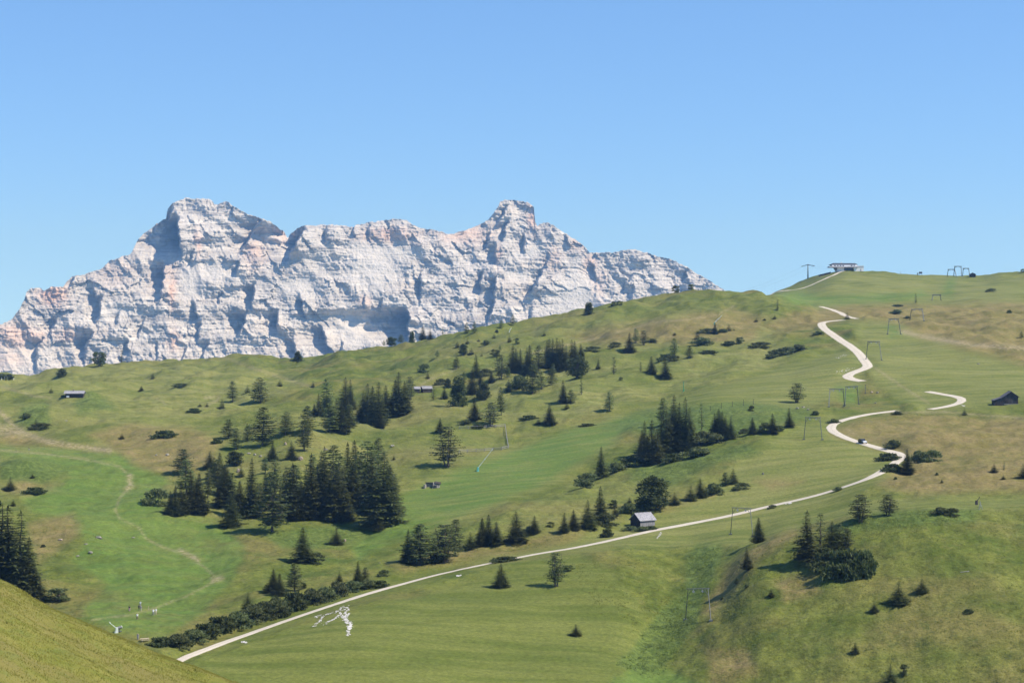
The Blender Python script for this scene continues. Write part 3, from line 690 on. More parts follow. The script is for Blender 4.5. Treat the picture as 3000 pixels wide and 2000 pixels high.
def ribbon(name, mb_v, mb_f, px_pts, width, lift=0.14, n=8, jag=0.05, sm_iter=26, taper=False):
    pts = [ground(p[0], p[1]) for p in catmull(px_pts, n)]
    xy = np.array([(p.x, p.y) for p in pts])
    for _ in range(sm_iter):
        xy[1:-1] = 0.25 * xy[:-2] + 0.5 * xy[1:-1] + 0.25 * xy[2:]
    # resample evenly
    seg = np.hypot(*np.diff(xy, axis=0).T); cum = np.concatenate([[0], np.cumsum(seg)])
    m = max(4, int(cum[-1] / 1.6)); q = np.linspace(0, cum[-1], m)
    xy = np.stack([np.interp(q, cum, xy[:, 0]), np.interp(q, cum, xy[:, 1])], 1)
    tg = np.gradient(xy, axis=0); tg /= np.hypot(tg[:, 0], tg[:, 1])[:, None] + 1e-9
    nrm = np.stack([-tg[:, 1], tg[:, 0]], 1)
    base = len(mb_v); K = 7
    for i in range(m):
        tp = 1.0
        wd = width if not isinstance(width, tuple) else width[0] + (width[1] - width[0]) * min(1, 2.6 * i / m)
        if taper: tp = min(1, 0.25 + 3 * min(i, m - 1 - i) / m)
        for k in range(K):
            u = (k / (K - 1) - 0.5) * wd * tp
            if k in (0, K - 1): u *= 1 + jag * float(perlin(i * 0.31, k * 3.7 + base * 0.01, 161)) * 2
            X, Y = xy[i] + nrm[i] * u
            mb_v.append((X, Y, terr_z(X, Y) + lift - (0.1 if k in (0, K - 1) else 0)))
    for i in range(m - 1):
        for k in range(K - 1):
            a = base + i * K + k
            mb_f.append((a, a + 1, a + K + 1, a + K))

rv, rf = [], []
for pts, w in ROAD: ribbon('road', rv, rf, pts, w)
M_gravel, _nt, _bs = new_mat('pale_gravel')
_at = N(_nt, 'ShaderNodeAttribute', attribute_name='across')
_n1 = pos_noise(_nt, 0.35, 4, 0.7); _n2 = pos_noise(_nt, 2.2, 3, 0.7)
_c = mixrgb(_nt, ramp(_nt, _n1, 0.35, 0.65), (0.50, 0.435, 0.345), (0.58, 0.515, 0.41))
_c = mixrgb(_nt, math_n(_nt, 'MULTIPLY', ramp(_nt, _n2, 0.5, 0.75), 0.3), _c, (0.40, 0.34, 0.26))
_mid = math_n(_nt, 'MULTIPLY', ramp(_nt, math_n(_nt, 'SUBTRACT', 1.0, _at.outputs['Fac']), 0.72, 0.95), math_n(_nt, 'MULTIPLY', ramp(_nt, _n1, 0.4, 0.6), 0.45))
_c = mixrgb(_nt, _mid, _c, (0.33, 0.31, 0.20))
_edge = math_n(_nt, 'MULTIPLY', ramp(_nt, math_n(_nt, 'ADD', _at.outputs['Fac'], math_n(_nt, 'MULTIPLY', _n2, 0.35)), 0.98, 1.2), 0.75)
_c = mixrgb(_nt, _edge, _c, (0.24, 0.235, 0.12))
_nt.links.new(_c, _bs.inputs['Base Color']); _bs.inputs['Roughness'].default_value = 0.95
me = bpy.data.meshes.new('gravel_road'); me.from_pydata(rv, [], rf); me.update()
for p in me.polygons: p.use_smooth = True
KR = 7
ac = np.tile(np.abs(np.linspace(-1, 1, KR)), len(rv) // KR)
color_attr(me, 'across', np.stack([ac, ac, ac, np.ones(len(ac))], -1))
tag(obj('gravel_road', me, M_gravel), 'pale gravel road winding up across the green hillside', 'road', kind='structure')
# loose white gravel washed down from the road
sv2, sf2 = [], []
SPILL = [([(1012, 1776), (1012, 1795), (1016, 1815), (1024, 1830), (1019, 1845), (1023, 1860)], 1.1), ([(1005, 1776), (990, 1790), (965, 1797), (940, 1803), (922, 1806)], 0.5), ([(992, 1802), (980, 1812), (962, 1820), (948, 1828)], 0.5), ([(945, 1806), (935, 1820), (915, 1834)], 0.6), ([(1000, 1778), (998, 1795), (1006, 1810), (1014, 1822)], 0.6), ([(1018, 1776), (1022, 1795), (1014, 1812)], 0.4), ([(1025, 1822), (1030, 1832), (1026, 1842)], 0.6),
 ([(1936, 1559), (1932, 1568), (1925, 1576)], 0.45), ([(2452, 1048), (2465, 1044), (2477, 1039)], 0.9), ([(2450, 1089), (2475, 1086), (2503, 1077)], 0.9), ([(1336, 1686), (1344, 1686), (1350, 1685)], 0.5), ([(708, 1881), (715, 1880), (722, 1881)], 0.6), ([(2300, 1476), (2313, 1474), (2318, 1473)], 0.4), ([(2816, 1186), (2822, 1188), (2826, 1189)], 0.4)]
sp_rng = random.Random(3)
for pts, w in SPILL:
    cm = catmull(pts, 10)
    for k in range(len(cm) * 2):
        q = cm[sp_rng.randrange(len(cm))]
        g = ground(q[0] + sp_rng.gauss(0, 3.2 * w), q[1] + sp_rng.gauss(0, 2.2 * w))
        r = sp_rng.uniform(0.10, 0.42) * (0.45 + w * 0.5); nn = sp_rng.randint(6, 9); a0 = sp_rng.uniform(0, 6.28); b0 = len(sv2)
        for e in range(nn):
            t = a0 + 6.2832 * e / nn; rr = r * sp_rng.uniform(0.5, 1.25)
            X, Y = g.x + math.cos(t) * rr, g.y + math.sin(t) * rr * 1.5
            sv2.append((X, Y, terr_z(X, Y) + 0.06))
        sv2.append((g.x, g.y, terr_z(g.x, g.y) + 0.06 + 0.25 * r))
        for e in range(nn): sf2.append((b0 + e, b0 + (e + 1) % nn, b0 + nn))
me = bpy.data.meshes.new('gravel'); me.from_pydata(sv2, [], sf2); me.update()
M_spill = plain('white_gravel', (0.56, 0.53, 0.48), 0.95, 0.14, 1.5, src='pos')
tag(obj('gravel', me, M_spill), 'white gravel washed down the grass below the road', 'gravel', kind='structure')

# ------------------------------------------------------------------ the clear but faintly blue air between here and the massif
hz_m = bpy.data.materials.new('air'); hz_m.use_nodes = True
hn = hz_m.node_tree; hn.nodes.clear()
pv = hn.nodes.new('ShaderNodeVolumePrincipled')
pv.inputs['Color'].default_value = (0.26, 0.54, 1.0, 1)
pv.inputs['Absorption Color'].default_value = (1, 1, 1, 1)      # scatters, does not absorb
pv.inputs['Density'].default_value = 5.8e-5
pv.inputs['Anisotropy'].default_value = 0.2
ho = hn.nodes.new('ShaderNodeOutputMaterial')
hn.links.new(pv.outputs[0], ho.inputs['Volume'])
hb_ = MB(); hb_.box((0, 6900, 140), (19000, 15000, 1400))
hz = hb_.build('haze', hz_m)
tag(hz, 'faint blue summer haze in front of the distant rock massif', 'haze', kind='stuff')

# ------------------------------------------------------------------ foliage
def foliage_mat(name, dark, light, trans=0.25):
    m, nt, bs = new_mat(name)
    oi = nt.nodes.new('ShaderNodeObjectInfo')
    nz = pos_noise(nt, 1.1, 3, 0.6)
    c = mixrgb(nt, ramp(nt, nz, 0.32, 0.68), dark, light)
    hv = nt.nodes.new('ShaderNodeHueSaturation')
    nt.links.new(c, hv.inputs['Color'])
    nt.links.new(math_n(nt, 'ADD', 0.78, math_n(nt, 'MULTIPLY', oi.outputs['Random'], 0.5)), hv.inputs['Value'])
    nt.links.new(math_n(nt, 'ADD', 0.485, math_n(nt, 'MULTIPLY', oi.outputs['Random'], 0.03)), hv.inputs['Hue'])
    nt.links.new(hv.outputs[0], bs.inputs['Base Color'])
    bs.inputs['Roughness'].default_value = 0.75
    bs.inputs['Specular IOR Level'].default_value = 0.2
    tr = nt.nodes.new('ShaderNodeBsdfTranslucent'); nt.links.new(hv.outputs[0], tr.inputs['Color'])
    mx_ = nt.nodes.new('ShaderNodeMixShader'); mx_.inputs[0].default_value = trans
    nt.links.new(bs.outputs[0], mx_.inputs[1]); nt.links.new(tr.outputs[0], mx_.inputs[2])
    nt.links.new(mx_.outputs[0], nt.nodes['Material Output'].inputs['Surface'])
    return m
M_spruce = foliage_mat('spruce_needles', (0.043, 0.057, 0.018), (0.122, 0.135, 0.040), 0.4)
M_larch = foliage_mat('larch_needles', (0.100, 0.135, 0.042), (0.205, 0.235, 0.084), 0.5)
M_pine = foliage_mat('pine_needles', (0.046, 0.064, 0.022), (0.122, 0.145, 0.046), 0.35)
M_shrub = foliage_mat('shrub_leaves', (0.074, 0.098, 0.034), (0.175, 0.195, 0.078), 0.4)
M_lush = foliage_mat('weed_leaves', (0.062, 0.100, 0.022), (0.125, 0.175, 0.042), 0.4)
M_bark = plain('bark', (0.13, 0.105, 0.085), 0.95, 0.3, 3.0)

class Sprays:
    """needle sprays and leaf clumps gathered as quads"""
    def __init__(s, rng): s.c = []; s.u = []; s.w = []; s.rng = rng
    def add(s, c, u, w): s.c.append(c); s.u.append(u); s.w.append(w)
    def mesh(s, name):
        c, u, w = (np.array(k) for k in (s.c, s.u, s.w))
        tip = 0.35
        v = np.stack([c - w * 0.5, c + w * 0.5, c + u + w * tip * 0.5, c + u - w * tip * 0.5], 1).reshape(-1, 3)
        return mesh_np(name, v, quads=np.arange(len(v)).reshape(-1, 4), smooth_shade=False)

def extent(S_):
    """height and visible width of a crown"""
    p = np.array(S_.c) + np.array(S_.u) * 0.7
    return float(p[:, 2].max()), 2 * float(np.percentile(np.abs(p[:, 0]), 96.5))

def trunk_mesh(name, H, r, lean=(0, 0), branches=None, stems=1):
    mb = MB()
    rng = random.Random(int(H * 97 + r * 1000))
    for st in range(stems):
        a = 2 * math.pi * st / max(1, stems)
        sp = 0.0 if stems == 1 else 0.10 * H
        p0 = Vector((math.cos(a) * sp * 0.25, math.sin(a) * sp * 0.25, -0.4)); n = 6
        for k in range(n):
            t = (k + 1) / n
            p1 = Vector((lean[0] * t * H + math.cos(a) * sp * (0.25 + t) + rng.uniform(-.01, .01) * H, lean[1] * t * H + math.sin(a) * sp * (0.25 + t) + rng.uniform(-.01, .01) * H, t * H))
            mb.bar(p0, p1, r * (1 - k / n * 0.92), r * (1 - (k + 1) / n * 0.92), 6); p0 = p1
    for b in branches or []:
        mb.bar(b[0], b[1], b[2], b[2] * 0.35, 4)
    me = bpy.data.meshes.new(name); me.from_pydata(mb.v, [], mb.f); me.materials.append(M_bark)
    return me

def spruce_meshes(seed, H=18.0, Rm=3.4, whorls=44, bare=0.03, droop=0.32, dens=1.0, ragged=0.36, power=0.85):
    rng = np.random.RandomState(seed); S_ = Sprays(rng); br = []
    k_sz = H / 18.0
    for i in range(whorls):
        t = (i + rng.uniform(-.3, .3)) / whorls
        t = min(max(t, 0), 0.985)
        z = H * (bare + (1 - bare) * t)
        rad = Rm * ((1 - t) ** power) * (0.92 + 0.16 * math.sin(i * 1.7 + seed)) + 0.10 * k_sz
        if t < 0.10: rad *= 0.72 + 2.8 * t
        nb = int(round((8 + 8 * (1 - t)) * dens))
        a0 = rng.uniform(0, 6.28)
        for b in range(nb):
            a = a0 + 2 * math.pi * b / nb + rng.uniform(-.3, .3)
            L = rad * (1 - ragged * rng.rand() ** 1.5) * (1.22 if rng.rand() < 0.10 else 1)
            if rng.rand() < 0.05: continue
            d = np.array([math.cos(a), math.sin(a), 0]); side = np.array([-d[1], d[0], 0])
            m = max(2, int(round(L / (0.55 * k_sz))))
            for q in range(m):
                f = (q + 0.55) / m
                p = d * L * f + np.array([0, 0, z - droop * L * f + 0.16 * L * f ** 3])
                size = (0.30 + 0.70 * (1 - t)) * k_sz * (0.62 + 0.46 * rng.rand()) * (1.05 - 0.35 * f)
                for sg in (-1, 1):
                    u = d * (0.55 + 0.3 * rng.rand()) + side * sg * (0.55 + 0.3 * rng.rand()) + np.array([0, 0, -0.22 - 0.35 * rng.rand()])
                    w = side * 0.35 * sg - d * 0.42 + np.array([0, 0, 0.30 * rng.uniform(-1, 1)])
                    S_.add(p + rng.uniform(-.08, .08, 3) * k_sz, u * size * 1.25, w * size)
                if q == m - 1 or rng.rand() < 0.4:
                    S_.add(p, d * size * 1.1 + np.array([0, 0, 0.05 * size]), side * size * 0.5)
    for q in range(5):
        S_.add(np.array([0, 0, H * (0.955 + 0.008 * q)]), np.array([rng.uniform(-.1, .1), rng.uniform(-.1, .1), 0.6]) * k_sz, np.array([rng.uniform(-.2, .2), rng.uniform(-.2, .2), 0]) * k_sz)
    cr = S_.mesh('crown'); cr.materials.append(M_spruce)
    return (cr, trunk_mesh('trunk', H * 0.96, 0.26 * k_sz), *extent(S_))

def larch_meshes(seed, H=16.0, Rm=3.6, whorls=32, bare=0.14, mat=None, dens=1.0, power=0.75, lean=(0, 0), stems=1):
    rng = np.random.RandomState(seed); S_ = Sprays(rng); br = []
    k = H / 16.0
    for i in range(whorls):
        t = (i + rng.uniform(-.45, .45)) / whorls; t = min(max(t, 0), 0.98)
        z = H * (bare + (1 - bare) * t)
        rad = Rm * (1 - t) ** power * rng.uniform(0.55, 1.1) * (0.55 + 2.2 * t if t < 0.2 else 1) + 0.2 * k
        nb = int(round((4.6 + 4.2 * (1 - t)) * dens)) + rng.randint(0, 2)
        for b in range(nb):
            a = rng.uniform(0, 6.28); L = rad * rng.uniform(0.6, 1.08)
            d = np.array([math.cos(a), math.sin(a), 0]); side = np.array([-d[1], d[0], 0])
            base = np.array([lean[0] * z, lean[1] * z, z])
            if L > 0.9 * k: br.append((Vector(base), Vector(base + d * L * 0.85 + np.array([0, 0, 0.02 * L])), 0.055 * k))
            m = max(2, int(round(L / (0.42 * k))))
            for q in range(m):
                f = (q + 0.7) / m
                p = base + d * L * f + np.array([0, 0, -0.10 * L * f + 0.16 * L * f * f])
                for sg in (-1, 1, 0):
                    if rng.rand() < 0.22: continue
                    size = k * rng.uniform(0.36, 0.74)
                    u = d * rng.uniform(0.1, .8) + side * sg * rng.uniform(.4, .9) + np.array([0, 0, rng.uniform(-.55, .25)])
                    w = np.cross(u, rng.normal(size=3)); w /= np.linalg.norm(w) + 1e-6
                    S_.add(p + rng.uniform(-.12, .12, 3) * k, u * size, w * size * 0.5)
    cr = S_.mesh('crown'); cr.materials.append(mat or M_larch)
    return (cr, trunk_mesh('trunk', H * 0.95, 0.22 * k, lean, br, stems), *extent(S_))

def clump_meshes(seed, H=12.0, W=8.0, lobes=26, per=95, mat=None, bare=0.10, shape='dome', leaf=0.55, stems=1, D=None):
    """broad crown made of many leaf clumps of different size"""
    rng = np.random.RandomState(seed); S_ = Sprays(rng); br = []
    D = D or W
    for i in range(lobes):
        t = rng.rand() ** (0.9 if shape == 'dome' else 1.3)
        z = H * (bare + (0.97 - bare) * t)
        if shape == 'cone': rr = (1 - t) ** 0.65
        elif shape == 'dome': rr = math.sqrt(max(0.02, 1 - (1.55 * t - 0.55) ** 2)) if t > 0.355 else 0.72 + 0.28 * t / 0.355
        else: rr = math.sqrt(max(0, 1 - t * t))
        a = rng.uniform(0, 6.28); q = rr * math.sqrt(rng.uniform(0.05, 1)) * 0.86
        c = np.array([math.cos(a) * q * W / 2, math.sin(a) * q * D / 2, z])
        R_ = np.array([W, D, H]) * np.array([0.15, 0.15, 0.10]) * rng.uniform(0.6, 1.35)
        br.append((Vector((0, 0, max(0.1, z * 0.6 - 0.1 * H))), Vector(c), 0.02 * H ** 0.8))
        for j in range(per):
            n = rng.normal(size=3); n /= np.linalg.norm(n)
            p = c + n * R_ * rng.uniform(0.55, 1.08)
            if p[2] < 0: p[2] = rng.uniform(0, 0.1) * H
            size = leaf * rng.uniform(0.6, 1.3)
            u = n * 0.5 + rng.normal(size=3) * 0.55 + np.array([0, 0, 0.12]); u /= np.linalg.norm(u)
            w = np.cross(u, rng.normal(size=3)); w /= np.linalg.norm(w) + 1e-6
            S_.add(p, u * size, w * size * 0.7)
    cr = S_.mesh('crown'); cr.materials.append(mat or M_shrub)
    return (cr, trunk_mesh('trunk', H * 0.75, 0.022 * H, (0, 0), br, stems), *extent(S_))

LIB = {
 'S': [spruce_meshes(1), spruce_meshes(2, Rm=3.8, ragged=0.5), spruce_meshes(3, Rm=3.1, whorls=48, power=0.95), spruce_meshes(4, Rm=3.6, ragged=0.55, droop=0.25, power=0.75), spruce_meshes(5, Rm=3.3, ragged=0.6, whorls=34, dens=0.8, bare=0.09), spruce_meshes(6, Rm=3.9, ragged=0.45, whorls=38, droop=0.42, power=0.68), spruce_meshes(7, Rm=2.9, ragged=0.5, whorls=36, dens=0.9, bare=0.06, power=1.05)],
 'Y': [spruce_meshes(11, H=5, Rm=1.25, whorls=26, bare=0.02, droop=0.1, ragged=0.3, dens=1.1), spruce_meshes(12, H=5, Rm=1.6, whorls=24, bare=0.02, droop=0.05, ragged=0.4, power=0.75, dens=1.1)],
 'L': [larch_meshes(21), larch_meshes(22, Rm=3.0, whorls=30), larch_meshes(23, Rm=4.2, lean=(0.03, 0), power=0.6), larch_meshes(24, Rm=3.2, dens=0.75, bare=0.2)],
 'N': [larch_meshes(25, Rm=1.8, whorls=22, dens=0.6, bare=0.1)],
 'Q': [larch_meshes(26, H=14, Rm=4.2, whorls=24, bare=0.16, mat=M_pine, power=0.5, stems=3, dens=1.15), larch_meshes(27, H=14, Rm=3.8, whorls=28, bare=0.12, mat=M_pine, power=0.6, dens=1.2)],
 'W': [clump_meshes(31, 16, 8.5, 58, 80, M_pine, 0.03, 'cone', 0.62), clump_meshes(32, 16, 8.0, 54, 80, M_spruce, 0.03, 'cone', 0.66), clump_meshes(33, 15, 9.0, 60, 80, M_pine, 0.05, 'dome', 0.62)],
 'B': [clump_meshes(41, 7, 6, 26, 80, M_shrub, 0.06, 'dome', 0.42), clump_meshes(42, 7, 7, 28, 80, M_pine, 0.10, 'dome', 0.42)],
 'M': [clump_meshes(51, 2.4, 7.0, 34, 70, M_shrub, 0.0, 'mat', 0.34, 1, 4.5), clump_meshes(52, 2.4, 7.0, 34, 70, M_pine, 0.0, 'mat', 0.38, 1, 5.0), clump_meshes(53, 2.4, 7.0, 30, 70, M_shrub, 0.0, 'mat', 0.30, 1, 4.0)],
}
KIND = {'S': ('spruce_tree', 'tree', 'spruce'), 'Y': ('young_spruce', 'tree', 'young spruce'), 'L': ('larch_tree', 'tree', 'larch'), 'N': ('bare_larch', 'tree', 'thin bare larch'),
        'Q': ('pine_tree', 'tree', 'loose-limbed pine'), 'W': ('pine_tree', 'tree', 'broad pine'), 'B': ('bush', 'bush', 'rounded bush'), 'M': ('low_shrub', 'shrub', 'low shrub')}
ZONES = {'A': (400, 1000, 2.613), 'B': (1200, 880, 2.94), 'C': (1700, 1100, 2.94), 'D': (0, 1050, 2.94), 'E': (0, 1500, 2.94), 'F': (800, 1500, 2.613), 'G': (2200, 1100, 2.94), 'H': (2200, 720, 2.94), 'I': (2000, 1450, 2.352), 'K': (1000, 500, 1.96), 'N': (680, 1540, 4.704), 'P': (0, 0, 1.0), 'U': (0, 560, 2.903)}
PLANTS = [
 ('on the skyline at far left', 'B', '', [('U', 840, 1490, 1360, 120, 'B'), ('U', 1035, 1455, 1350, 50, 'N'), ('U', 525, 1568, 1508, 70, 'M'), ('P', 6, 1109, 1094, 28, 'M'), ('P', 24, 1110, 1096, 26, 'M')]),
 ('on the skyline below the cliffs', 'B', '', [('A', 1235, 150, 70, 62, 'W')]),
 ('in the high pasture right of the long barn', 'C', '', [('A', 125, 285, 235, 34, 'Y'), ('A', 38, 380, 335, 36, 'Y'), ('A', 335, 342, 318, 104, 'M'), ('D', 1218, 282, 230, 42, 'Y')]),
 ('beside the long grey-roofed barn', 'C', '', [('D', 440, 295, 245, 45, 'Y'), ('D', 220, 520, 470, 90, 'M'), ('D', 350, 605, 555, 160, 'M'), ('D', 310, 585, 505, 40, 'Y')]),
 ('in the hollow below the skyline meadow', 'C', '', [('A', 735, 465, 300, 78, 'L'), ('A', 850, 392, 330, 58, 'Y'), ('A', 945, 472, 275, 105, 'L'), ('A', 655, 515, 435, 48, 'Y'), ('A', 540, 498, 465, 34, 'Y'), ('A', 485, 498, 468, 36, 'Y'), ('A', 440, 542, 510, 90, 'M')]),
 ('on the open slope above the groves', 'C', '', [('A', 1097, 340, 283, 48, 'Y'), ('A', 1352, 350, 295, 28, 'Y')]),
 ('on the dry slope left of the groves', 'C', '', [('A', 215, 735, 682, 160, 'M'), ('A', 615, 782, 738, 70, 'M'), ('D', 1050, 690, 635, 45, 'Y')]),
 ('at the left edge of the upper grove', 'C', '', [('A', 705, 740, 595, 95, 'Q'), ('A', 965, 795, 500, 150, 'Q'), ('A', 850, 760, 640, 100, 'Q'), ('A', 765, 825, 660, 90, 'L')]),
 ('around the rocky knoll between the groves', 'C', '', [('A', 1140, 715, 535, 100, 'L'), ('A', 1310, 715, 490, 140, 'L'), ('A', 1285, 835, 600, 165, 'L'), ('A', 1190, 900, 755, 100, 'S'), ('A', 1040, 905, 765, 75, 'S'), ('A', 985, 1010, 880, 70, 'L'), ('A', 800, 1035, 935, 45, 'S')]),
 ('in the upper grove on the ridge', 'C', '', [('A', 1455, 560, 285, 95, 'L'), ('A', 1395, 575, 395, 110, 'S'), ('A', 1460, 575, 420, 80, 'W'), ('A', 1600, 505, 270, 110, 'S'), ('A', 1640, 525, 290, 75, 'S'), ('A', 1565, 695, 460, 150, 'S'), ('A', 1480, 695, 470, 120, 'L'), ('A', 1630, 690, 480, 110, 'L'), ('A', 1530, 690, 440, 120, 'S'), ('A', 1360, 560, 470, 80, 'S'), ('A', 1600, 640, 400, 120, 'S')]),
 ('in the dense clump at the upper grove end', 'C', '', [('A', 1770, 605, 320, 130, 'S'), ('A', 1850, 640, 305, 130, 'S'), ('A', 1905, 550, 330, 95, 'S'), ('A', 1865, 660, 500, 110, 'S'), ('A', 2010, 560, 230, 140, 'S'), ('A', 2090, 445, 268, 75, 'Q'), ('A', 1740, 590, 380, 110, 'S'), ('A', 1810, 620, 340, 120, 'S'), ('A', 1980, 550, 290, 110, 'S'), ('A', 2050, 530, 300, 100, 'S')]),
 ('at the left end of the main grove', 'C', '', [('A', 360, 1015, 820, 160, 'Q'), ('A', 300, 1330, 1100, 160, 'S'), ('A', 420, 1315, 990, 140, 'S'), ('A', 485, 1310, 1000, 110, 'S'), ('A', 545, 1195, 965, 60, 'L'), ('A', 350, 1320, 1060, 120, 'S'), ('A', 260, 1325, 1140, 110, 'S'), ('A', 455, 1300, 1040, 110, 'S'), ('A', 380, 1180, 900, 120, 'L'), ('A', 560, 965, 830, 75, 'S'), ('A', 150, 1245, 1130, 170, 'M')]),
 ('left of centre in the main grove', 'C', '', [('A', 640, 1060, 845, 120, 'S'), ('A', 755, 945, 830, 190, 'W'), ('A', 670, 1260, 940, 130, 'S'), ('A', 720, 1260, 1000, 130, 'L'), ('A', 725, 1415, 1160, 150, 'S'), ('A', 875, 1345, 885, 125, 'S'), ('A', 620, 1150, 900, 100, 'L'), ('A', 690, 1180, 930, 110, 'S'), ('A', 790, 1290, 1060, 100, 'S'), ('A', 930, 1290, 1080, 100, 'Q'), ('A', 590, 1040, 880, 80, 'S')]),
 ('in the centre of the main grove', 'C', '', [('A', 1060, 1180, 900, 190, 'L'), ('A', 990, 1260, 1000, 120, 'S'), ('A', 1040, 1455, 1000, 200, 'Q'), ('A', 1195, 1365, 925, 140, 'S'), ('A', 1260, 1360, 1060, 110, 'S'), ('A', 1340, 1360, 850, 130, 'S'), ('A', 1345, 1150, 860, 110, 'L'), ('A', 1130, 1340, 1010, 120, 'S'), ('A', 1220, 1250, 940, 120, 'L'), ('A', 1300, 1330, 960, 110, 'S'), ('A', 1160, 1230, 960, 110, 'Q'), ('A', 1390, 1340, 930, 110, 'S')]),
 ('right of centre in the main grove', 'C', '', [('A', 1440, 1345, 800, 150, 'S'), ('A', 1500, 1250, 790, 170, 'L'), ('A', 1530, 1375, 950, 180, 'S'), ('A', 1590, 1370, 1080, 160, 'S'), ('A', 1615, 1160, 765, 110, 'S'), ('A', 1675, 1150, 750, 140, 'S'), ('A', 1560, 1230, 850, 140, 'L'), ('A', 1650, 1260, 900, 150, 'S'), ('A', 1480, 1360, 1000, 140, 'S'), ('A', 1410, 1200, 830, 120, 'S'), ('A', 1700, 1240, 900, 140, 'L')]),
 ('at the right end of the main grove', 'C', '', [('A', 1770, 1230, 760, 200, 'L'), ('A', 1850, 960, 735, 110, 'L'), ('A', 1885, 1385, 840, 250, 'S'), ('A', 1845, 1445, 1300, 100, 'S'), ('A', 1960, 1160, 980, 90, 'L'), ('A', 1970, 905, 865, 24, 'Y'), ('A', 1720, 1190, 860, 160, 'S'), ('A', 1800, 1300, 880, 170, 'S'), ('A', 1940, 1330, 940, 150, 'S'), ('A', 1830, 1180, 830, 150, 'L'), ('A', 1920, 1180, 900, 130, 'S')]),
 ('on the skyline in front of the big cliff shadow', 'B', '', [('K', 245, 1000, 962, 36, 'L'), ('K', 290, 997, 942, 52, 'W'), ('K', 343, 988, 938, 32, 'L'), ('B', 20, 360, 255, 52, 'W')]),
 ('on the skyline left of the paired larches', 'B', '', [('B', 115, 340, 220, 66, 'S'), ('B', 177, 337, 243, 54, 'S'), ('B', 285, 288, 220, 28, 'N')]),
 ('on the skyline below the rock tower', 'B', '', [('B', 490, 285, 190, 75, 'L'), ('B', 558, 282, 185, 80, 'L'), ('B', 790, 240, 168, 66, 'L'), ('B', 890, 218, 122, 70, 'L')]),
 ('on the skyline right of the rock tower', 'B', '', [('B', 1545, 118, 10, 120, 'W'), ('B', 1755, 48, 5, 46, 'B'), ('B', 1810, 42, 0, 52, 'B')]),
 ('on the skyline near the saddle', 'B', '', [('K', 1920, 702, 658, 42, 'B'), ('K', 2008, 672, 638, 38, 'B')]),
 ('on the open slope under the skyline larches', 'B', '', [('B', 728, 328, 275, 34, 'Y'), ('B', 750, 278, 252, 26, 'M'), ('B', 860, 358, 288, 38, 'Y'), ('B', 925, 378, 320, 46, 'B'), ('B', 1160, 303, 262, 28, 'Y')]),
 ('scattered above the middle wood', 'B', '', [('B', 412, 403, 350, 44, 'Y'), ('B', 497, 373, 328, 38, 'Y'), ('B', 462, 468, 368, 66, 'W'), ('B', 533, 463, 398, 44, 'Y'), ('B', 595, 353, 323, 28, 'Y'), ('B', 655, 388, 343, 66, 'M'), ('B', 780, 433, 383, 32, 'L'), ('B', 735, 488, 418, 76, 'B'), ('B', 620, 480, 448, 22, 'Y')]),
 ('on the slope left of the middle wood', 'B', '', [('B', 240, 497, 428, 46, 'L'), ('B', 400, 592, 485, 56, 'L'), ('B', 125, 615, 548, 86, 'M'), ('B', 157, 672, 602, 36, 'Y')]),
 ('at the left end of the middle wood', 'B', '', [('B', 575, 650, 455, 90, 'S'), ('B', 540, 805, 590, 100, 'S'), ('B', 610, 725, 615, 66, 'S'), ('B', 330, 745, 668, 90, 'W'), ('B', 300, 845, 735, 52, 'S'), ('B', 420, 905, 645, 150, 'W'), ('B', 640, 845, 695, 120, 'W'), ('B', 270, 725, 675, 90, 'M'), ('B', 650, 650, 590, 100, 'M'), ('B', 470, 700, 610, 70, 'L')]),
 ('in the centre of the middle wood', 'B', '', [('B', 785, 680, 465, 90, 'Q'), ('B', 890, 615, 385, 115, 'S'), ('B', 955, 600, 415, 75, 'S'), ('B', 1035, 645, 380, 105, 'S'), ('B', 1110, 605, 385, 110, 'L'), ('B', 850, 665, 575, 34, 'L'), ('B', 705, 705, 598, 55, 'S'), ('B', 855, 785, 675, 58, 'S'), ('B', 935, 765, 650, 150, 'M')]),
 ('in the dark heart of the middle wood', 'B', '', [('B', 1205, 585, 328, 100, 'S'), ('B', 1265, 590, 322, 100, 'S'), ('B', 1315, 595, 330, 100, 'S'), ('B', 1395, 570, 335, 105, 'S'), ('B', 1475, 480, 368, 55, 'S'), ('B', 1180, 570, 340, 80, 'S'), ('B', 1235, 585, 325, 90, 'S'), ('B', 1290, 600, 340, 90, 'S'), ('B', 1350, 590, 380, 80, 'S'), ('B', 1425, 540, 345, 80, 'S'), ('B', 1010, 630, 400, 80, 'S'), ('B', 920, 605, 410, 80, 'S')]),
 ('in front of the middle wood', 'B', '', [('B', 1440, 665, 465, 160, 'W'), ('B', 1060, 805, 550, 110, 'Q'), ('B', 1135, 765, 600, 90, 'L'), ('B', 1220, 725, 590, 130, 'Q'), ('B', 1235, 640, 540, 130, 'L'), ('B', 1480, 810, 640, 30, 'N')]),
 ('below the middle wood', 'B', '', [('B', 205, 855, 738, 55, 'N'), ('B', 1325, 885, 680, 76, 'S'), ('B', 1390, 885, 768, 95, 'Q'), ('B', 1355, 932, 858, 42, 'Y'), ('B', 1205, 1065, 885, 90, 'S'), ('B', 1110, 1065, 1005, 50, 'Y'), ('B', 1030, 1025, 988, 130, 'M')]),
 ('around the fenced square', 'C', '', [('B', 560, 1025, 825, 86, 'S'), ('B', 700, 1085, 875, 105, 'Q'), ('B', 790, 988, 745, 64, 'L'), ('B', 262, 1133, 1008, 78, 'S'), ('B', 480, 1065, 1028, 90, 'M'), ('B', 590, 1095, 1065, 95, 'M'), ('P', 1310, 1367, 1248, 58, 'Q')]),
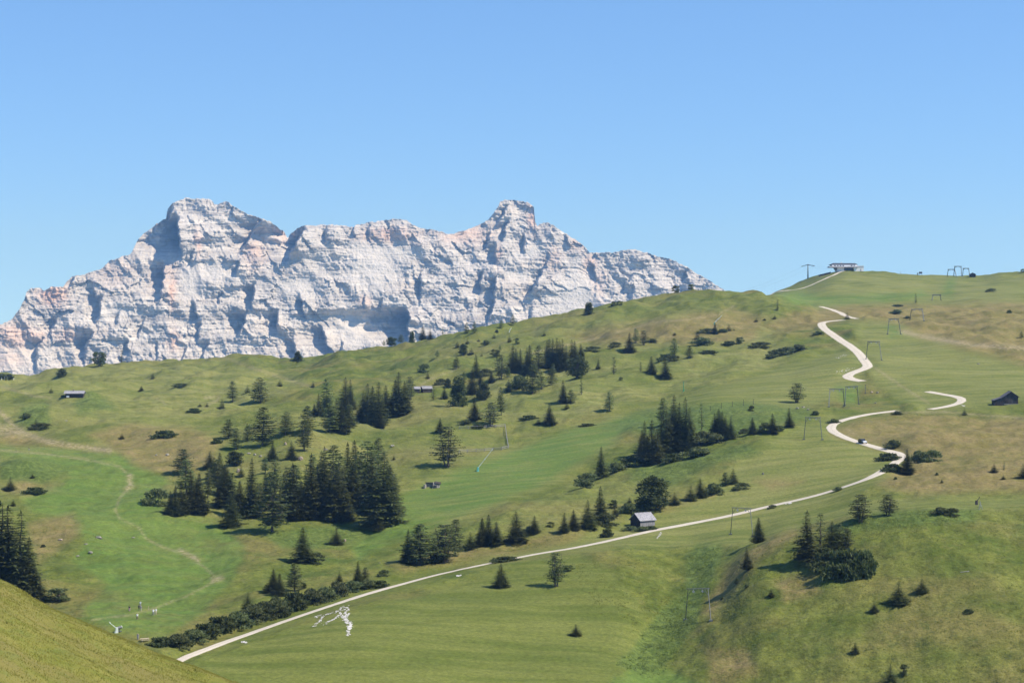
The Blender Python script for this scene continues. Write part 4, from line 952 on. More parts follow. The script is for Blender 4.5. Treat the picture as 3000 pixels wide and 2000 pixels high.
 ('on the slope right of the middle wood', 'B', '', [('B', 1625, 590, 497, 54, 'S'), ('B', 1760, 635, 485, 42, 'N'), ('B', 1990, 612, 528, 50, 'N'), ('B', 2085, 625, 475, 80, 'S'), ('B', 2205, 665, 492, 96, 'S'), ('B', 1820, 688, 658, 32, 'M'), ('B', 2225, 515, 465, 150, 'M')]),
 ('on the upper slope below the ridge trail', 'B', '', [('B', 1895, 445, 275, 110, 'S'), ('B', 1950, 365, 240, 54, 'L'), ('B', 2015, 385, 258, 66, 'Q'), ('B', 1770, 398, 358, 96, 'M'), ('B', 1580, 435, 395, 120, 'M'), ('B', 2085, 363, 328, 76, 'M'), ('B', 2280, 475, 322, 98, 'L'), ('B', 2280, 303, 278, 24, 'Y')]),
 ('beside the snow lance on the upper slope', 'B', '', [('K', 2145, 935, 868, 48, 'S'), ('K', 2105, 930, 905, 90, 'M'), ('K', 2225, 918, 878, 26, 'S'), ('K', 2255, 917, 903, 18, 'Y'), ('K', 2190, 925, 908, 50, 'M')]),
 ('on the upper slope left of the road bends', 'B', '', [('K', 2045, 968, 918, 28, 'S'), ('K', 2065, 1000, 958, 100, 'M'), ('K', 2290, 993, 953, 42, 'B'), ('K', 2228, 1000, 978, 66, 'M'), ('K', 2000, 1078, 1005, 70, 'Q'), ('K', 1905, 1088, 1060, 70, 'M'), ('K', 2110, 1048, 1030, 84, 'M'), ('K', 1915, 942, 922, 18, 'Y')]),
 ('on the slope above the ski run', 'B', '', [('B', 1720, 955, 785, 66, 'L'), ('B', 1535, 1083, 1058, 120, 'M'), ('C', 1590, 445, 405, 70, 'M')]),
 ('at the left end of the hedgerow', 'H', '', [('C', 180, 885, 600, 90, 'S'), ('C', 300, 835, 750, 160, 'M'), ('C', 430, 785, 695, 170, 'M'), ('C', 60, 925, 840, 160, 'M'), ('C', 30, 960, 890, 120, 'M')]),
 ('in the dark clump of the hedgerow', 'H', '', [('C', 555, 705, 385, 90, 'S'), ('C', 625, 760, 375, 140, 'S'), ('C', 750, 660, 300, 150, 'S'), ('C', 815, 520, 160, 120, 'S'), ('C', 910, 625, 185, 150, 'S'), ('C', 715, 425, 190, 90, 'L'), ('C', 860, 655, 390, 140, 'S'), ('C', 580, 765, 520, 120, 'S'), ('C', 700, 650, 330, 120, 'S'), ('C', 790, 640, 260, 140, 'S'), ('C', 860, 620, 230, 130, 'S'), ('C', 940, 630, 270, 120, 'S'), ('C', 530, 720, 460, 100, 'S'), ('C', 660, 750, 450, 110, 'S')]),
 ('in the middle of the hedgerow', 'H', '', [('C', 1045, 465, 235, 50, 'N'), ('C', 1190, 525, 283, 110, 'S'), ('C', 1255, 535, 340, 90, 'S'), ('C', 1295, 545, 345, 85, 'S'), ('C', 1130, 585, 495, 210, 'M'), ('C', 1000, 705, 620, 220, 'M'), ('C', 800, 740, 672, 150, 'M'), ('C', 1050, 590, 480, 130, 'M'), ('C', 1160, 510, 320, 90, 'S'), ('C', 1220, 530, 300, 100, 'S')]),
 ('at the right end of the hedgerow', 'H', '', [('C', 1485, 500, 355, 105, 'S'), ('C', 1655, 495, 320, 110, 'S'), ('C', 1800, 445, 275, 105, 'S'), ('C', 1410, 495, 455, 70, 'M'), ('C', 1590, 485, 415, 100, 'M'), ('C', 1700, 475, 430, 90, 'M'), ('C', 2025, 338, 303, 54, 'M')]),
 ('on the rocky bank above the hedgerow', 'H', '', [('G', 395, 232, 62, 120, 'Q'), ('C', 1475, 303, 258, 44, 'M')]),
 ('left of the grey-roofed hut', 'H', '', [('C', 65, 1315, 1065, 115, 'S'), ('C', 175, 1255, 945, 130, 'S'), ('C', 285, 1140, 1065, 80, 'B'), ('C', 300, 1210, 1100, 50, 'S'), ('C', 210, 1280, 1190, 190, 'M'), ('C', 230, 1390, 1320, 90, 'M')]),
 ('behind the grey-roofed hut', 'H', '', [('C', 425, 1110, 1035, 58, 'S'), ('C', 620, 1160, 845, 250, 'W'), ('C', 410, 1190, 1095, 130, 'M'), ('C', 560, 1170, 1090, 190, 'M')]),
 ('along the bank right of the hut', 'H', '', [('C', 815, 1105, 995, 84, 'S'), ('C', 950, 1075, 935, 86, 'S'), ('C', 1035, 1045, 875, 84, 'S'), ('C', 1140, 1025, 930, 150, 'M'), ('C', 1250, 945, 830, 90, 'Q'), ('C', 1320, 925, 785, 74, 'S'), ('C', 1390, 975, 920, 130, 'M')]),
 ('around the foot of the hut', 'H', '', [('C', 430, 1332, 1292, 120, 'M'), ('C', 530, 1338, 1296, 120, 'M'), ('C', 610, 1328, 1292, 100, 'M')]),
 ('at the left edge behind the near slope', 'E', '', [('P', 2, 1745, 1462, 95, 'S'), ('P', 28, 1750, 1475, 100, 'S'), ('P', 58, 1755, 1492, 95, 'S'), ('P', 84, 1760, 1570, 62, 'S'), ('P', 100, 1748, 1650, 40, 'S')]),
 ('in the pasture at the left edge', 'E', '', [('D', 90, 1138, 1012, 105, 'S'), ('D', 300, 1158, 1108, 165, 'M'), ('D', 115, 1268, 1203, 44, 'Y'), ('D', 280, 1027, 983, 38, 'Y'), ('E', 500, 762, 645, 200, 'B'), ('E', 372, 300, 275, 36, 'M')]),
 ('on the brow near the far left barn', 'E', '', [('D', 530, 162, 85, 75, 'B')]),
 ('on the green slope below the main grove', 'F', '', [('N', 975, 520, 5, 290, 'S'), ('N', 1150, 510, 360, 230, 'B'), ('N', 1440, 255, 15, 170, 'S')]),
 ('at the upper left end of the roadside thicket', 'F', '', [('N', 215, 1145, 890, 140, 'S'), ('N', 565, 900, 580, 190, 'S'), ('N', 650, 950, 640, 190, 'S'), ('N', 470, 930, 800, 210, 'Q'), ('N', 860, 900, 505, 250, 'L'), ('N', 980, 860, 770, 90, 'B')]),
 ('at the right end of the roadside thicket', 'F', '', [('N', 1480, 760, 610, 75, 'S'), ('N', 1735, 790, 475, 200, 'S'), ('N', 1840, 790, 560, 150, 'L'), ('N', 1390, 800, 735, 50, 'Y')]),
 ('forming the roadside thicket', 'F', '', [('E', 1390, 1160, 1075, 200, 'M'), ('E', 1520, 1155, 1050, 220, 'M'), ('E', 1650, 1110, 1010, 220, 'M'), ('E', 1780, 1060, 960, 220, 'M'), ('E', 1900, 1010, 900, 230, 'M'), ('E', 2030, 985, 860, 230, 'M'), ('E', 2160, 930, 800, 220, 'M'), ('E', 2280, 900, 770, 220, 'M'), ('N', 180, 1290, 1150, 300, 'M'), ('N', 380, 1270, 1080, 330, 'M'), ('N', 600, 1230, 990, 330, 'M'), ('N', 850, 1150, 920, 330, 'M'), ('N', 1080, 1080, 870, 330, 'M'), ('N', 1270, 1030, 850, 300, 'M'), ('N', 1440, 960, 770, 270, 'M'), ('N', 1660, 890, 760, 260, 'M'), ('N', 1850, 870, 740, 240, 'M'), ('N', 2040, 850, 750, 200, 'M'), ('N', 700, 1260, 1130, 160, 'M'), ('N', 960, 1130, 1020, 150, 'M')]),
 ('on the bank right of the roadside thicket', 'F', '', [('F', 1030, 390, 125, 90, 'S'), ('F', 1120, 405, 85, 200, 'Q'), ('F', 1310, 385, 90, 190, 'Q'), ('F', 1395, 330, 50, 100, 'L'), ('F', 848, 483, 438, 76, 'M'), ('F', 1250, 385, 310, 120, 'M')]),
 ('in the row above the road', 'F', '', [('F', 1510, 278, 143, 88, 'S'), ('F', 1600, 252, 38, 90, 'S'), ('F', 1652, 250, 12, 110, 'S'), ('F', 1712, 248, 68, 90, 'S'), ('F', 1860, 228, -12, 140, 'S'), ('F', 2000, 162, 18, 92, 'S'), ('F', 1960, 155, 105, 90, 'M'), ('F', 2230, 153, -2, 90, 'S'), ('F', 2300, 135, -25, 95, 'S'), ('F', 2120, 115, 68, 66, 'B')]),
 ('on the mown field below the road', 'F', '', [('F', 1745, 572, 383, 104, 'S'), ('F', 2165, 568, 305, 115, 'Q'), ('F', 2260, 452, 398, 80, 'B'), ('F', 2320, 943, 848, 95, 'S'), ('F', 1790, 375, 338, 180, 'M'), ('F', 1690, 376, 346, 40, 'M')]),
 ('at the edge of the gully', 'I', '', [('I', 525, 325, 148, 80, 'S'), ('I', 445, 515, 355, 86, 'S'), ('I', 375, 605, 553, 38, 'Y'), ('I', 440, 638, 612, 34, 'M'), ('I', 610, 698, 636, 50, 'Y'), ('I', 272, 718, 702, 20, 'M')]),
 ('in the clump on the right knoll', 'I', '', [('I', 858, 465, 100, 160, 'S'), ('I', 950, 345, 120, 70, 'N'), ('I', 1025, 395, 172, 135, 'S'), ('I', 1078, 375, 195, 90, 'L'), ('I', 1130, 365, 225, 84, 'Q'), ('I', 1015, 505, 395, 230, 'M'), ('I', 1130, 560, 385, 260, 'M'), ('I', 1250, 565, 395, 160, 'M'), ('I', 990, 470, 350, 130, 'W')]),
 ('on the brow of the right knoll', 'I', '', [('I', 1225, 185, -8, 112, 'Q'), ('I', 1415, 140, -8, 150, 'Q'), ('I', 1770, 132, 82, 100, 'M'), ('I', 1855, 138, 88, 90, 'M')]),
 ('on the open face of the right knoll', 'I', '', [('I', 1490, 748, 585, 115, 'S'), ('I', 1650, 668, 566, 96, 'Y'), ('I', 1320, 803, 728, 80, 'Y'), ('I', 1190, 1088, 1008, 72, 'Y'), ('I', 1430, 1340, 1158, 135, 'S'), ('I', 1525, 1245, 1158, 60, 'B'), ('I', 1970, 810, 782, 66, 'M'), ('I', 1065, 600, 583, 28, 'M')]),
 ('beside the sharp road bend', 'G', '', [('G', 1345, 840, 632, 125, 'S'), ('G', 1440, 752, 650, 150, 'M'), ('G', 1560, 742, 645, 150, 'M'), ('G', 1225, 628, 555, 140, 'M'), ('G', 1185, 728, 668, 170, 'M'), ('G', 1215, 825, 760, 150, 'M')]),
 ('near the upper hairpin of the road', 'G', '', [('G', 1255, 338, 303, 74, 'M'), ('G', 1840, 343, 272, 48, 'Y'), ('G', 710, 410, 372, 90, 'M'), ('G', 750, 992, 955, 80, 'M'), ('G', 185, 1142, 1110, 66, 'M')]),
 ('on the dry slope at the right edge', 'G', '', [('G', 2095, 833, 742, 66, 'Y'), ('G', 2180, 812, 742, 42, 'N'), ('G', 2345, 885, 745, 66, 'S'), ('G', 2175, 893, 848, 44, 'Y'), ('G', 1645, 922, 882, 26, 'Y'), ('G', 1600, 858, 832, 26, 'M'), ('G', 1245, 893, 870, 26, 'M')]),
 ('on the hillside beside the upper road', 'H', '', [('H', 230, 558, 462, 44, 'N'), ('H', 205, 628, 588, 30, 'Y'), ('H', 830, 633, 566, 46, 'Y'), ('H', 580, 762, 733, 84, 'M'), ('H', 85, 873, 828, 160, 'M'), ('H', 215, 960, 895, 130, 'M'), ('H', 310, 930, 872, 140, 'M'), ('H', 400, 905, 850, 120, 'M'), ('H', 45, 653, 618, 32, 'Y'), ('H', 115, 643, 626, 22, 'M')]),
 ('on the upper right hillside', 'H', '', [('H', 1420, 493, 412, 40, 'N'), ('H', 1250, 585, 548, 90, 'M'), ('H', 1345, 628, 604, 54, 'M'), ('H', 2225, 580, 553, 38, 'M'), ('H', 2070, 393, 368, 76, 'M'), ('H', 1265, 520, 505, 90, 'M'), ('H', 2330, 800, 735, 50, 'L'), ('P', 2998, 797, 787, 14, 'B')]),
]
ORD = ['', 'leftmost', 'second', 'third', 'fourth', 'fifth', 'sixth', 'seventh', 'eighth', 'ninth', 'tenth', 'eleventh', 'twelfth', 'thirteenth', 'fourteenth', 'fifteenth', 'sixteenth', 'seventeenth', 'eighteenth', 'nineteenth', 'twentieth']
ADJ = {'S': 'dark green', 'Y': 'small dark', 'L': 'light green', 'N': 'pale', 'Q': 'dark', 'W': 'dense dark', 'B': 'green', 'M': 'dark green'}
tree_rng = random.Random(5)
n_plants = 0
for where, _, _, items in PLANTS:
    rec = []
    for z, X, yb, yt, w, k in items:
        ox, oy, sc = ZONES[z]
        rec.append((ox + X / sc, oy + yb / sc, oy + yt / sc, w / sc, k))
    by = {}
    for r in rec: by.setdefault(KIND[r[4]][2], []).append(r)
    for r in rec:
        px, pb, pt, pw, k = r
        name, cat, noun = KIND[k]
        p = ground(px, pb)
        Hm = (pb - pt) * p.y / F; Wm = pw * p.y / F
        lib = LIB[k]
        var = lib[tree_rng.randrange(len(lib))]
        if k == 'S' and Hm < 6: var = LIB['Y'][tree_rng.randrange(2)]
        if k == 'B' and pw < 18: var = LIB['B'][0]
        sz = Hm / (var[2] * 1.0); sx = Wm / var[3] * (1.22 if k in 'SLQ' else 1.0)
        if k in 'SYLWQN': sx = min(max(sx, 0.6 * sz), 2.2 * sz)
        if k == 'M': sx *= 1.15; sz *= 1.12
        same = sorted(by[noun], key=lambda q: q[0]); n = len(same); i = same.index(r)
        hs = sorted(same, key=lambda q: q[2] - q[1])
        ratio = pw / max(1e-3, pb - pt)
        shape = ''
        if k in 'SLQ': shape = 'slender ' if ratio < 0.42 else ('broad ' if ratio > 0.72 else '')
        if n == 1: lab = f'{ADJ[k]} {shape}{noun} {where}'
        elif n == 2:
            h0, h1 = hs[0][1] - hs[0][2], hs[1][1] - hs[1][2]
            lab = f'{"taller" if r is hs[0] else "shorter"} of two {noun} plants {where}' if h0 > 1.2 * h1 else f'{"left" if i == 0 else "right"} one of two {noun} plants {where}'
        else:
            pos = 'leftmost' if i == 0 else ('rightmost' if i == n - 1 else (f'{ORD[i + 1]} from left'))
            ext = 'tallest ' if r is hs[0] and (hs[0][1] - hs[0][2]) > 1.15 * (hs[1][1] - hs[1][2]) else ''
            lab = f'{ext}{shape}{noun}, {pos} of {n}, {where}'
            if len(lab.split()) > 16: lab = f'{noun}, {pos} of {n}, {where}'
            lab = lab.replace('low shrub', 'shrub') if len(lab.split()) > 16 else lab
            lab = lab.replace(f'{pos} of {n}, ', f'{pos}, ') if len(lab.split()) > 16 else lab
            lab = lab.replace(' from left', '') if len(lab.split()) > 16 else lab
        if len(lab.split()) > 16: print('LONG', lab)
        grp = f'{noun} plants {where}' if n > 1 else None
        root = empty(name, (p.x, p.y, p.z - 0.15), tree_rng.uniform(0, 6.28) if k != 'M' else tree_rng.uniform(-0.35, 0.35))
        root.scale = (sx, sx if k != 'M' else sx * 1.05, sz)
        if k in 'SQL': root.rotation_euler[0] = tree_rng.uniform(-.03, .03)
        small = ((pb - pt) < 34 and k != 'N') or k in 'MY'
        if small:
            bpy.data.objects.remove(root)
            o = bpy.data.objects.new(name, var[0]); COL.objects.link(o)
            o.location = (p.x, p.y, p.z - 0.15); o.rotation_euler = (0, 0, tree_rng.uniform(0, 6.28) if k != 'M' else tree_rng.uniform(-0.35, 0.35))
            o.scale = (sx, sx if k != 'M' else sx * 1.05, sz)
            tag(o, lab, cat, grp)
        else:
            tag(root, lab, cat, grp)
            c = bpy.data.objects.new('crown', var[0]); COL.objects.link(c); c.parent = root
            t = bpy.data.objects.new('trunk', var[1]); COL.objects.link(t); t.parent = root
        n_plants += 1
print('plants', n_plants)

# ------------------------------------------------------------------ ground cover: tufts, weeds, near grass
def in_poly(x, y, poly):
    c = False
    for (ax, ay), (bx, by) in zip(poly, poly[1:] + poly[:1]):
        if (ay > y) != (by > y) and x < (bx - ax) * (y - ay) / (by - ay) + ax: c = not c
    return c

def scatter(polys, n, seed):
    rng = random.Random(seed); out = []
    area = []
    for p in polys:
        xs = [q[0] for q in p]; ys = [q[1] for q in p]
        area.append(abs(sum(a[0] * b[1] - b[0] * a[1] for a, b in zip(p, p[1:] + p[:1]))) / 2)
    tot = sum(area)
    for p, a in zip(polys, area):
        xs = [q[0] for q in p]; ys = [q[1] for q in p]; k = 0
        while k < n * a / tot:
            x, y = rng.uniform(min(xs), max(xs)), rng.uniform(min(ys), max(ys))
            if in_poly(x, y, p):
                k += 1; q = 0.5 + 0.9 * float(fbm(x / 45.0, y / 22.0, 3, seed * 7))
                ed = min([in_poly(x + dx, y + dy, p) for dx, dy in ((-38, 0), (38, 0), (0, -20), (0, 20))]) or rng.random() < 0.4
                if rng.random() < q and ed: out.append((x, y))
    return out

def tuft_mesh(name, pts, per, hgt, spread, wid, seed, mat):
    rng = np.random.RandomState(seed); V = []
    for x, y in pts:
        g = ground(x, y); g = np.array(g)
        s = rng.uniform(0.6, 1.4)
        for k in range(per):
            c = g + np.array([rng.normal() * spread * s, rng.normal() * spread * s, -0.05])
            a = rng.uniform(0, 6.28); d = np.array([math.cos(a), math.sin(a), 0]) * wid * s * rng.uniform(.6, 1.3)
            u = np.array([rng.normal() * 0.35, rng.normal() * 0.35, 1.0]) * hgt * s * rng.uniform(.5, 1.2)
            V += [c - d / 2, c + d / 2, c + u + d * 0.22, c + u - d * 0.22]
    V = np.array(V).reshape(-1, 4, 3)
    nf = np.cross(V[:, 1] - V[:, 0], V[:, 3] - V[:, 0]) @ np.array([0, -1.0, 0.3])       # fronts of the blades towards the valley
    V[nf < 0] = V[nf < 0][:, [1, 0, 3, 2]]; V = V.reshape(-1, 3); me = mesh_np(name, V, quads=np.arange(len(V)).reshape(-1, 4), smooth_shade=True); up_normals(me)
    return obj(name, me, mat)

def up_normals(me, k=0.75):
    """blades share the light of the slope they stand on"""
    n = np.empty(len(me.vertices) * 3, np.float32); me.vertices.foreach_get('normal', n); n = n.reshape(-1, 3)
    n = n * (1 - k) + np.array([0.05, -0.25, 1.0]) * k
    n /= np.linalg.norm(n, axis=1)[:, None]
    me.normals_split_custom_set_from_vertices(n.tolist())

def tuft_mat(name, a, b_, t=0.35):
    m = foliage_mat(name, a, b_, t)
    return m
M_tuft = tuft_mat('tuft_blades', (0.074, 0.100, 0.017), (0.155, 0.165, 0.036))
KNOLL = [[(2080, 1780), (2200, 1610), (2400, 1545), (2600, 1498), (2900, 1482), (3060, 1482), (3060, 2030), (2080, 2030)]]
BANKS = [[(90, 1540), (230, 1500), (330, 1560), (330, 1640), (180, 1760), (110, 1740)], [(760, 1560), (1000, 1530), (1130, 1580), (1000, 1610), (830, 1610)], [(1120, 1660), (1330, 1612), (1700, 1560), (1660, 1592), (1400, 1640), (1180, 1680)], [(1600, 1640), (1900, 1600), (2040, 1600), (2000, 1780), (1850, 1860), (1700, 1760)]]
tag(tuft_mesh('grass_tufts', scatter(KNOLL, 18000, 3) + scatter(BANKS, 8000, 4), 3, 0.22, 0.30, 0.20, 5, M_tuft), 'rough tussocky grass standing on the unmown banks and knoll', 'grass', kind='stuff')
WEED = [LUSH[0], LUSH[1], [(2040, 1620), (2110, 1600), (2090, 1680), (2050, 1740)], [(1850, 1960), (1960, 1880), (2010, 1800), (2040, 1830), (1960, 1970), (1880, 1985)], [(2440, 1550), (2560, 1505), (2850, 1495), (2820, 1525), (2600, 1550)]]
tag(tuft_mesh('weeds', scatter(WEED, 4200, 6), 6, 0.26, 0.8, 0.36, 7, M_lush), 'tall leafy weeds growing in the gully and on the damp bank', 'weeds', kind='stuff')

rngn = np.random.RandomState(9)
n_bl = 45000
bx = rngn.uniform(-60, 800, n_bl); bY = 203 - 70 * rngn.uniform(0, 1, n_bl) ** 2.2
off = np.interp(bY, hY, hoff)
bi = np.clip(np.interp(bx, hx, np.arange(len(hx))), 0, len(hx) - 1.001); bj = np.clip(np.interp(bY, hY, np.arange(len(hY))), 0, len(hY) - 1.001)
i0, j0 = bi.astype(int), bj.astype(int); fa, fb = bi - i0, bj - j0
bz = (HZ[i0, j0] * (1 - fa) + HZ[i0 + 1, j0] * fa) * (1 - fb) + (HZ[i0, j0 + 1] * (1 - fa) + HZ[i0 + 1, j0 + 1] * fa) * fb
c0 = np.stack([(bx - CX) * bY / F, bY, bz - 0.03], 1)
a = rngn.uniform(0, 6.28, n_bl); hgt = rngn.uniform(0.06, 0.20, n_bl) * (1 + 0.5 * (fbm(c0[:, 0] / 3, c0[:, 1] / 3, 2, 201)))
d = np.stack([np.cos(a), np.sin(a), 0 * a], 1) * rngn.uniform(0.03, 0.07, n_bl)[:, None]
u = np.stack([rngn.normal(size=n_bl) * 0.35, rngn.normal(size=n_bl) * 0.35, np.ones(n_bl)], 1) * hgt[:, None]
BV = np.stack([c0 - d, c0 + d, c0 + u], 1)
nf = np.cross(BV[:, 1] - BV[:, 0], BV[:, 2] - BV[:, 0]) @ np.array([0, -1.0, 0.3])
BV[nf < 0] = BV[nf < 0][:, [1, 0, 2]]; BV = BV.reshape(-1, 3)
M_blade = foliage_mat('near_blades', (0.150, 0.158, 0.025), (0.225, 0.205, 0.050), 0.5)
gme = mesh_np('grass', BV, tris=np.arange(len(BV)).reshape(-1, 3), smooth_shade=True); up_normals(gme, 0.85)
tag(obj('grass', gme, M_blade), 'fine yellow green grass blades on the near slope', 'grass', kind='stuff')

# ------------------------------------------------------------------ rocks
M_rock = plain('lichened_rock', (0.23, 0.215, 0.175), 0.95, 0.45, 1.2)
M_rockp = plain('pinkish_rock', (0.31, 0.245, 0.18), 0.95, 0.4, 1.2)
def rock_mesh(seed):
    rng = random.Random(seed); bm = bmesh.new()
    bmesh.ops.create_icosphere(bm, subdivisions=3, radius=1.0)
    for v in bm.verts:
        n = v.co.copy()
        k = 1 + 0.30 * float(perlin(n.x * 1.3 + seed, n.y * 1.3 + n.z * 1.1, seed)) + 0.14 * float(perlin(n.x * 3.1, n.y * 3.1 + n.z * 2.9 + seed, seed + 1))
        v.co = n * k
        v.co.z = max(v.co.z, -0.5)
        for ax in ((0.8, 0.3, 0.5), (-0.5, -0.7, 0.5), (-0.2, 0.1, 0.97)):
            q = Vector(ax).normalized(); dd = v.co.dot(q) - 0.72
            if dd > 0: v.co -= q * dd * 0.8
    me = bpy.data.meshes.new('rock'); bm.to_mesh(me); bm.free(); return me
rock_lib = [rock_mesh(k) for k in (1, 2, 3, 4)]
ROCKS = [('A', 1255, 905, 85, 60, 1, 'big pinkish rock outcrop on the knoll between the groves'), ('A', 1140, 790, 45, 45, 1, 'pinkish rock wall under the upper grove trees'),
 ('A', 860, 858, 60, 22, 0, 'pale rock, leftmost of the string above the main grove'), ('A', 905, 868, 50, 26, 0, 'pale rock, middle of the string above the main grove'), ('A', 950, 880, 50, 26, 0, 'pale rock, rightmost of the string above the main grove'),
 ('A', 780, 1000, 50, 62, 1, 'upright pinkish slab among the main grove spruces'), ('A', 235, 872, 60, 34, 0, 'greyish boulder on the dry slope left of the groves'), ('A', 150, 872, 34, 22, 0, 'smaller pale stone beside the greyish boulder'),
 ('A', 1445, 830, 90, 20, 0, 'flat rock ledge on the mossy brow above the main grove'), ('A', 1960, 800, 70, 22, 0, 'flat rock ledge at the right end of the brow'),
 ('E', 850, 225, 110, 46, 0, 'jagged rock outcrop, upper one on the bank beside the dirt trail'), ('E', 780, 350, 90, 36, 0, 'jagged rock outcrop, lower one on the bank beside the dirt trail'), ('E', 670, 380, 60, 26, 0, 'small pale rock left of the lower outcrop'), ('E', 520, 240, 90, 30, 1, 'brownish low rock at the left of the bank'), ('E', 740, 275, 70, 16, 0, 'low pale rock below the upper outcrop'), ('E', 1150, 220, 60, 18, 0, 'flat pale stone next to the dirt trail'),
 ('C', 1870, 285, 60, 26, 0, 'grey rock, leftmost of three on the bank above the hedgerow'), ('C', 1920, 275, 56, 26, 0, 'grey rock, middle of three on the bank above the hedgerow'), ('C', 1960, 295, 50, 22, 0, 'grey rock, rightmost of three on the bank above the hedgerow'),
 ('H', 1040, 1262, 44, 22, 1, 'reddish rock, left of the pair near the double gantry'), ('H', 1090, 1266, 44, 24, 0, 'greyish rock, right of the pair near the double gantry'), ('G', 1072, 238, 34, 18, 0, 'single pale stone in dry grass below the double gantry'),
 ('N', 1555, 215, 60, 80, 1, 'orange brown stump of rock beside the small spruce'), ('C', 1575, 850, 34, 40, 0, 'pale stone on the mown meadow above the road'), ('F', 818, 388, 24, 10, 0, 'tiny white stone on the green run'), ('D', 570, 536, 50, 12, 0, 'flat white stone in the pasture below the long barn'), ('H', 378, 362, 18, 10, 0, 'white stone beside the track to the summit house'), ('H', 1960, 1018, 44, 18, 0, 'pale stone on the meadow left of the dark barn'), ('G', 330, 1108, 30, 12, 0, 'white stone on the edge of the road straight'), ('A', 1930, 1385, 60, 36, 0, 'pale rock at the foot of the rightmost grove spruce')]
for i, (z, X, Yb, w, hh, mk, lab) in enumerate(ROCKS):
    ox, oy, sc = ZONES[z]; p = ground(ox + X / sc, oy + Yb / sc)
    wm, hm = w / sc * p.y / F, hh / sc * p.y / F
    me = rock_lib[i % 4].copy(); me.materials.append(M_rockp if mk else M_rock)
    o = obj('rock', me, None, None, (p.x, p.y, p.z + hm * 0.12)); wm *= 0.55; hm *= 0.6; o.scale = (wm / 2, wm / 2.4, max(hm, 0.22 * wm) / 1.5); o.rotation_euler = (0, 0, i * 1.9)
    tag(o, lab, 'rock')

# ------------------------------------------------------------------ ski lift gantries
M_steel = plain('grey_steel', (0.13, 0.14, 0.135), 0.55, 0.2, 1.0, 0.3)
M_pale = plain('galvanised_steel', (0.36, 0.37, 0.37), 0.5, 0.15, 1.0, 0.4)
GANT = [((2008, 1815), (2083, 1818), (2016, 1724), (2074, 1722), 'grey steel lift gantry standing in the weedy gully, lowest of all'),
 ((2140, 1565), (2206, 1572), (2147, 1486), (2198, 1488), 'grey steel lift gantry standing in front of the straight road'),
 ((2355, 1287), (2409, 1288), (2361, 1222), (2402, 1222), 'grey steel lift gantry on the mown meadow left of the hairpin'),
 ((2428, 1192), (2474, 1190), (2431, 1139), (2470, 1139), 'left lift gantry of the overlapping pair above the hairpin'),
 ((2475, 1186), (2516, 1184), (2478, 1132), (2511, 1131), 'right lift gantry of the overlapping pair above the hairpin'),
 ((2537, 1052), (2583, 1055), (2543, 1000), (2576, 1000), 'lift gantry beside the wide bend of the upper road'),
 ((2600, 979), (2639, 979), (2605, 934), (2632, 934), 'lift gantry on green grass right of the upper road'),
 ((2666, 936), (2707, 940), (2670, 906), (2702, 905), 'faint lift gantry on the brown slope among dark shrubs'),
 ((2730, 880), (2757, 880), (2733, 863), (2755, 863), 'small lift gantry on the pale shelf below the skyline'),
 ((2775, 810), (2802, 810), (2778, 789), (2797, 789), 'lowest and leftmost of three gantries on the skyline'),
 ((2794, 809), (2817, 809), (2797, 780), (2816, 780), 'tallest of three gantries on the skyline, in the middle'),
 ((2820, 809), (2841, 809), (2822, 786), (2838, 786), 'rightmost of three gantries on the skyline, next to the dark hut')]
for bl, br_, tl, tr, lab in GANT:
    a = ground(*bl); b = ground(*br_)
    Y = (a.y + b.y) / 2
    r = max(0.10, 0.00018 * Y)
    T = [Vector(((t[0] - CX) * Y / F, Y, (CY - t[1]) * Y / F)) for t in (tl, tr)]
    o3 = Vector((a.x / 2 + b.x / 2, Y, min(a.z, b.z)))
    root = empty('lift_gantry', o3); tag(root, lab, 'lift gantry', 'ski lift gantries climbing the hill')
    L0, L1 = a - o3, b - o3; T0, T1 = T[0] - o3, T[1] - o3
    L0.z -= 0.3; L1.z -= 0.3
    for p, q in ((L0, T0), (L1, T1)):
        m = MB(); m.bar(p, q, r * 1.15, r * 0.8, 8); m.box((p.x, p.y, p.z + 0.35), (1.0, 1.0, 0.5)); m.build('leg', M_steel, root)
    ex = (T1 - T0).normalized()
    m = MB(); m.bar(T0 - ex * 0.5, T1 + ex * 0.5, r * 0.9, r * 0.9, 8); m.bar(T0 - Vector((0, 0, .28)), T1 - Vector((0, 0, .28)), r * 0.4, r * 0.4, 6); m.build('crossbeam', M_steel, root)
    for tt_, ll, sg in ((T0, L0, 1), (T1, L1, -1)):
        m = MB(); k = tt_ + (ll - tt_) * 0.24; m.bar(k, tt_ + ex * sg * (T1 - T0).length * 0.20, r * 0.6, r * 0.6, 6); m.build('brace', M_steel, root)
        m = MB(); c = tt_ + ex * sg * (T1 - T0).length * 0.27
        m.bar(c, c - Vector((0, 0, 0.7)), r * 0.5, r * 0.5, 6); m.bar(c + Vector((0, -.14, -.75)), c + Vector((0, .14, -.75)), 0.30, 0.30, 12); m.build('pulley', M_pale, root)
p = ground(2535, 1152); m = MB(); hgt = 24 * p.y / F; m.bar((0, 0, -0.4), (0, 0, hgt), 0.14, 0.10, 8); m.box((0.2, 0, hgt), (0.6, 0.25, 0.3)); m.box((0, 0, 0.1), (0.7, 0.7, 0.4))
o = m.build('lift_mast', M_steel); o.location = p; tag(o, 'single dark lift mast right of the overlapping gantry pair', 'mast')

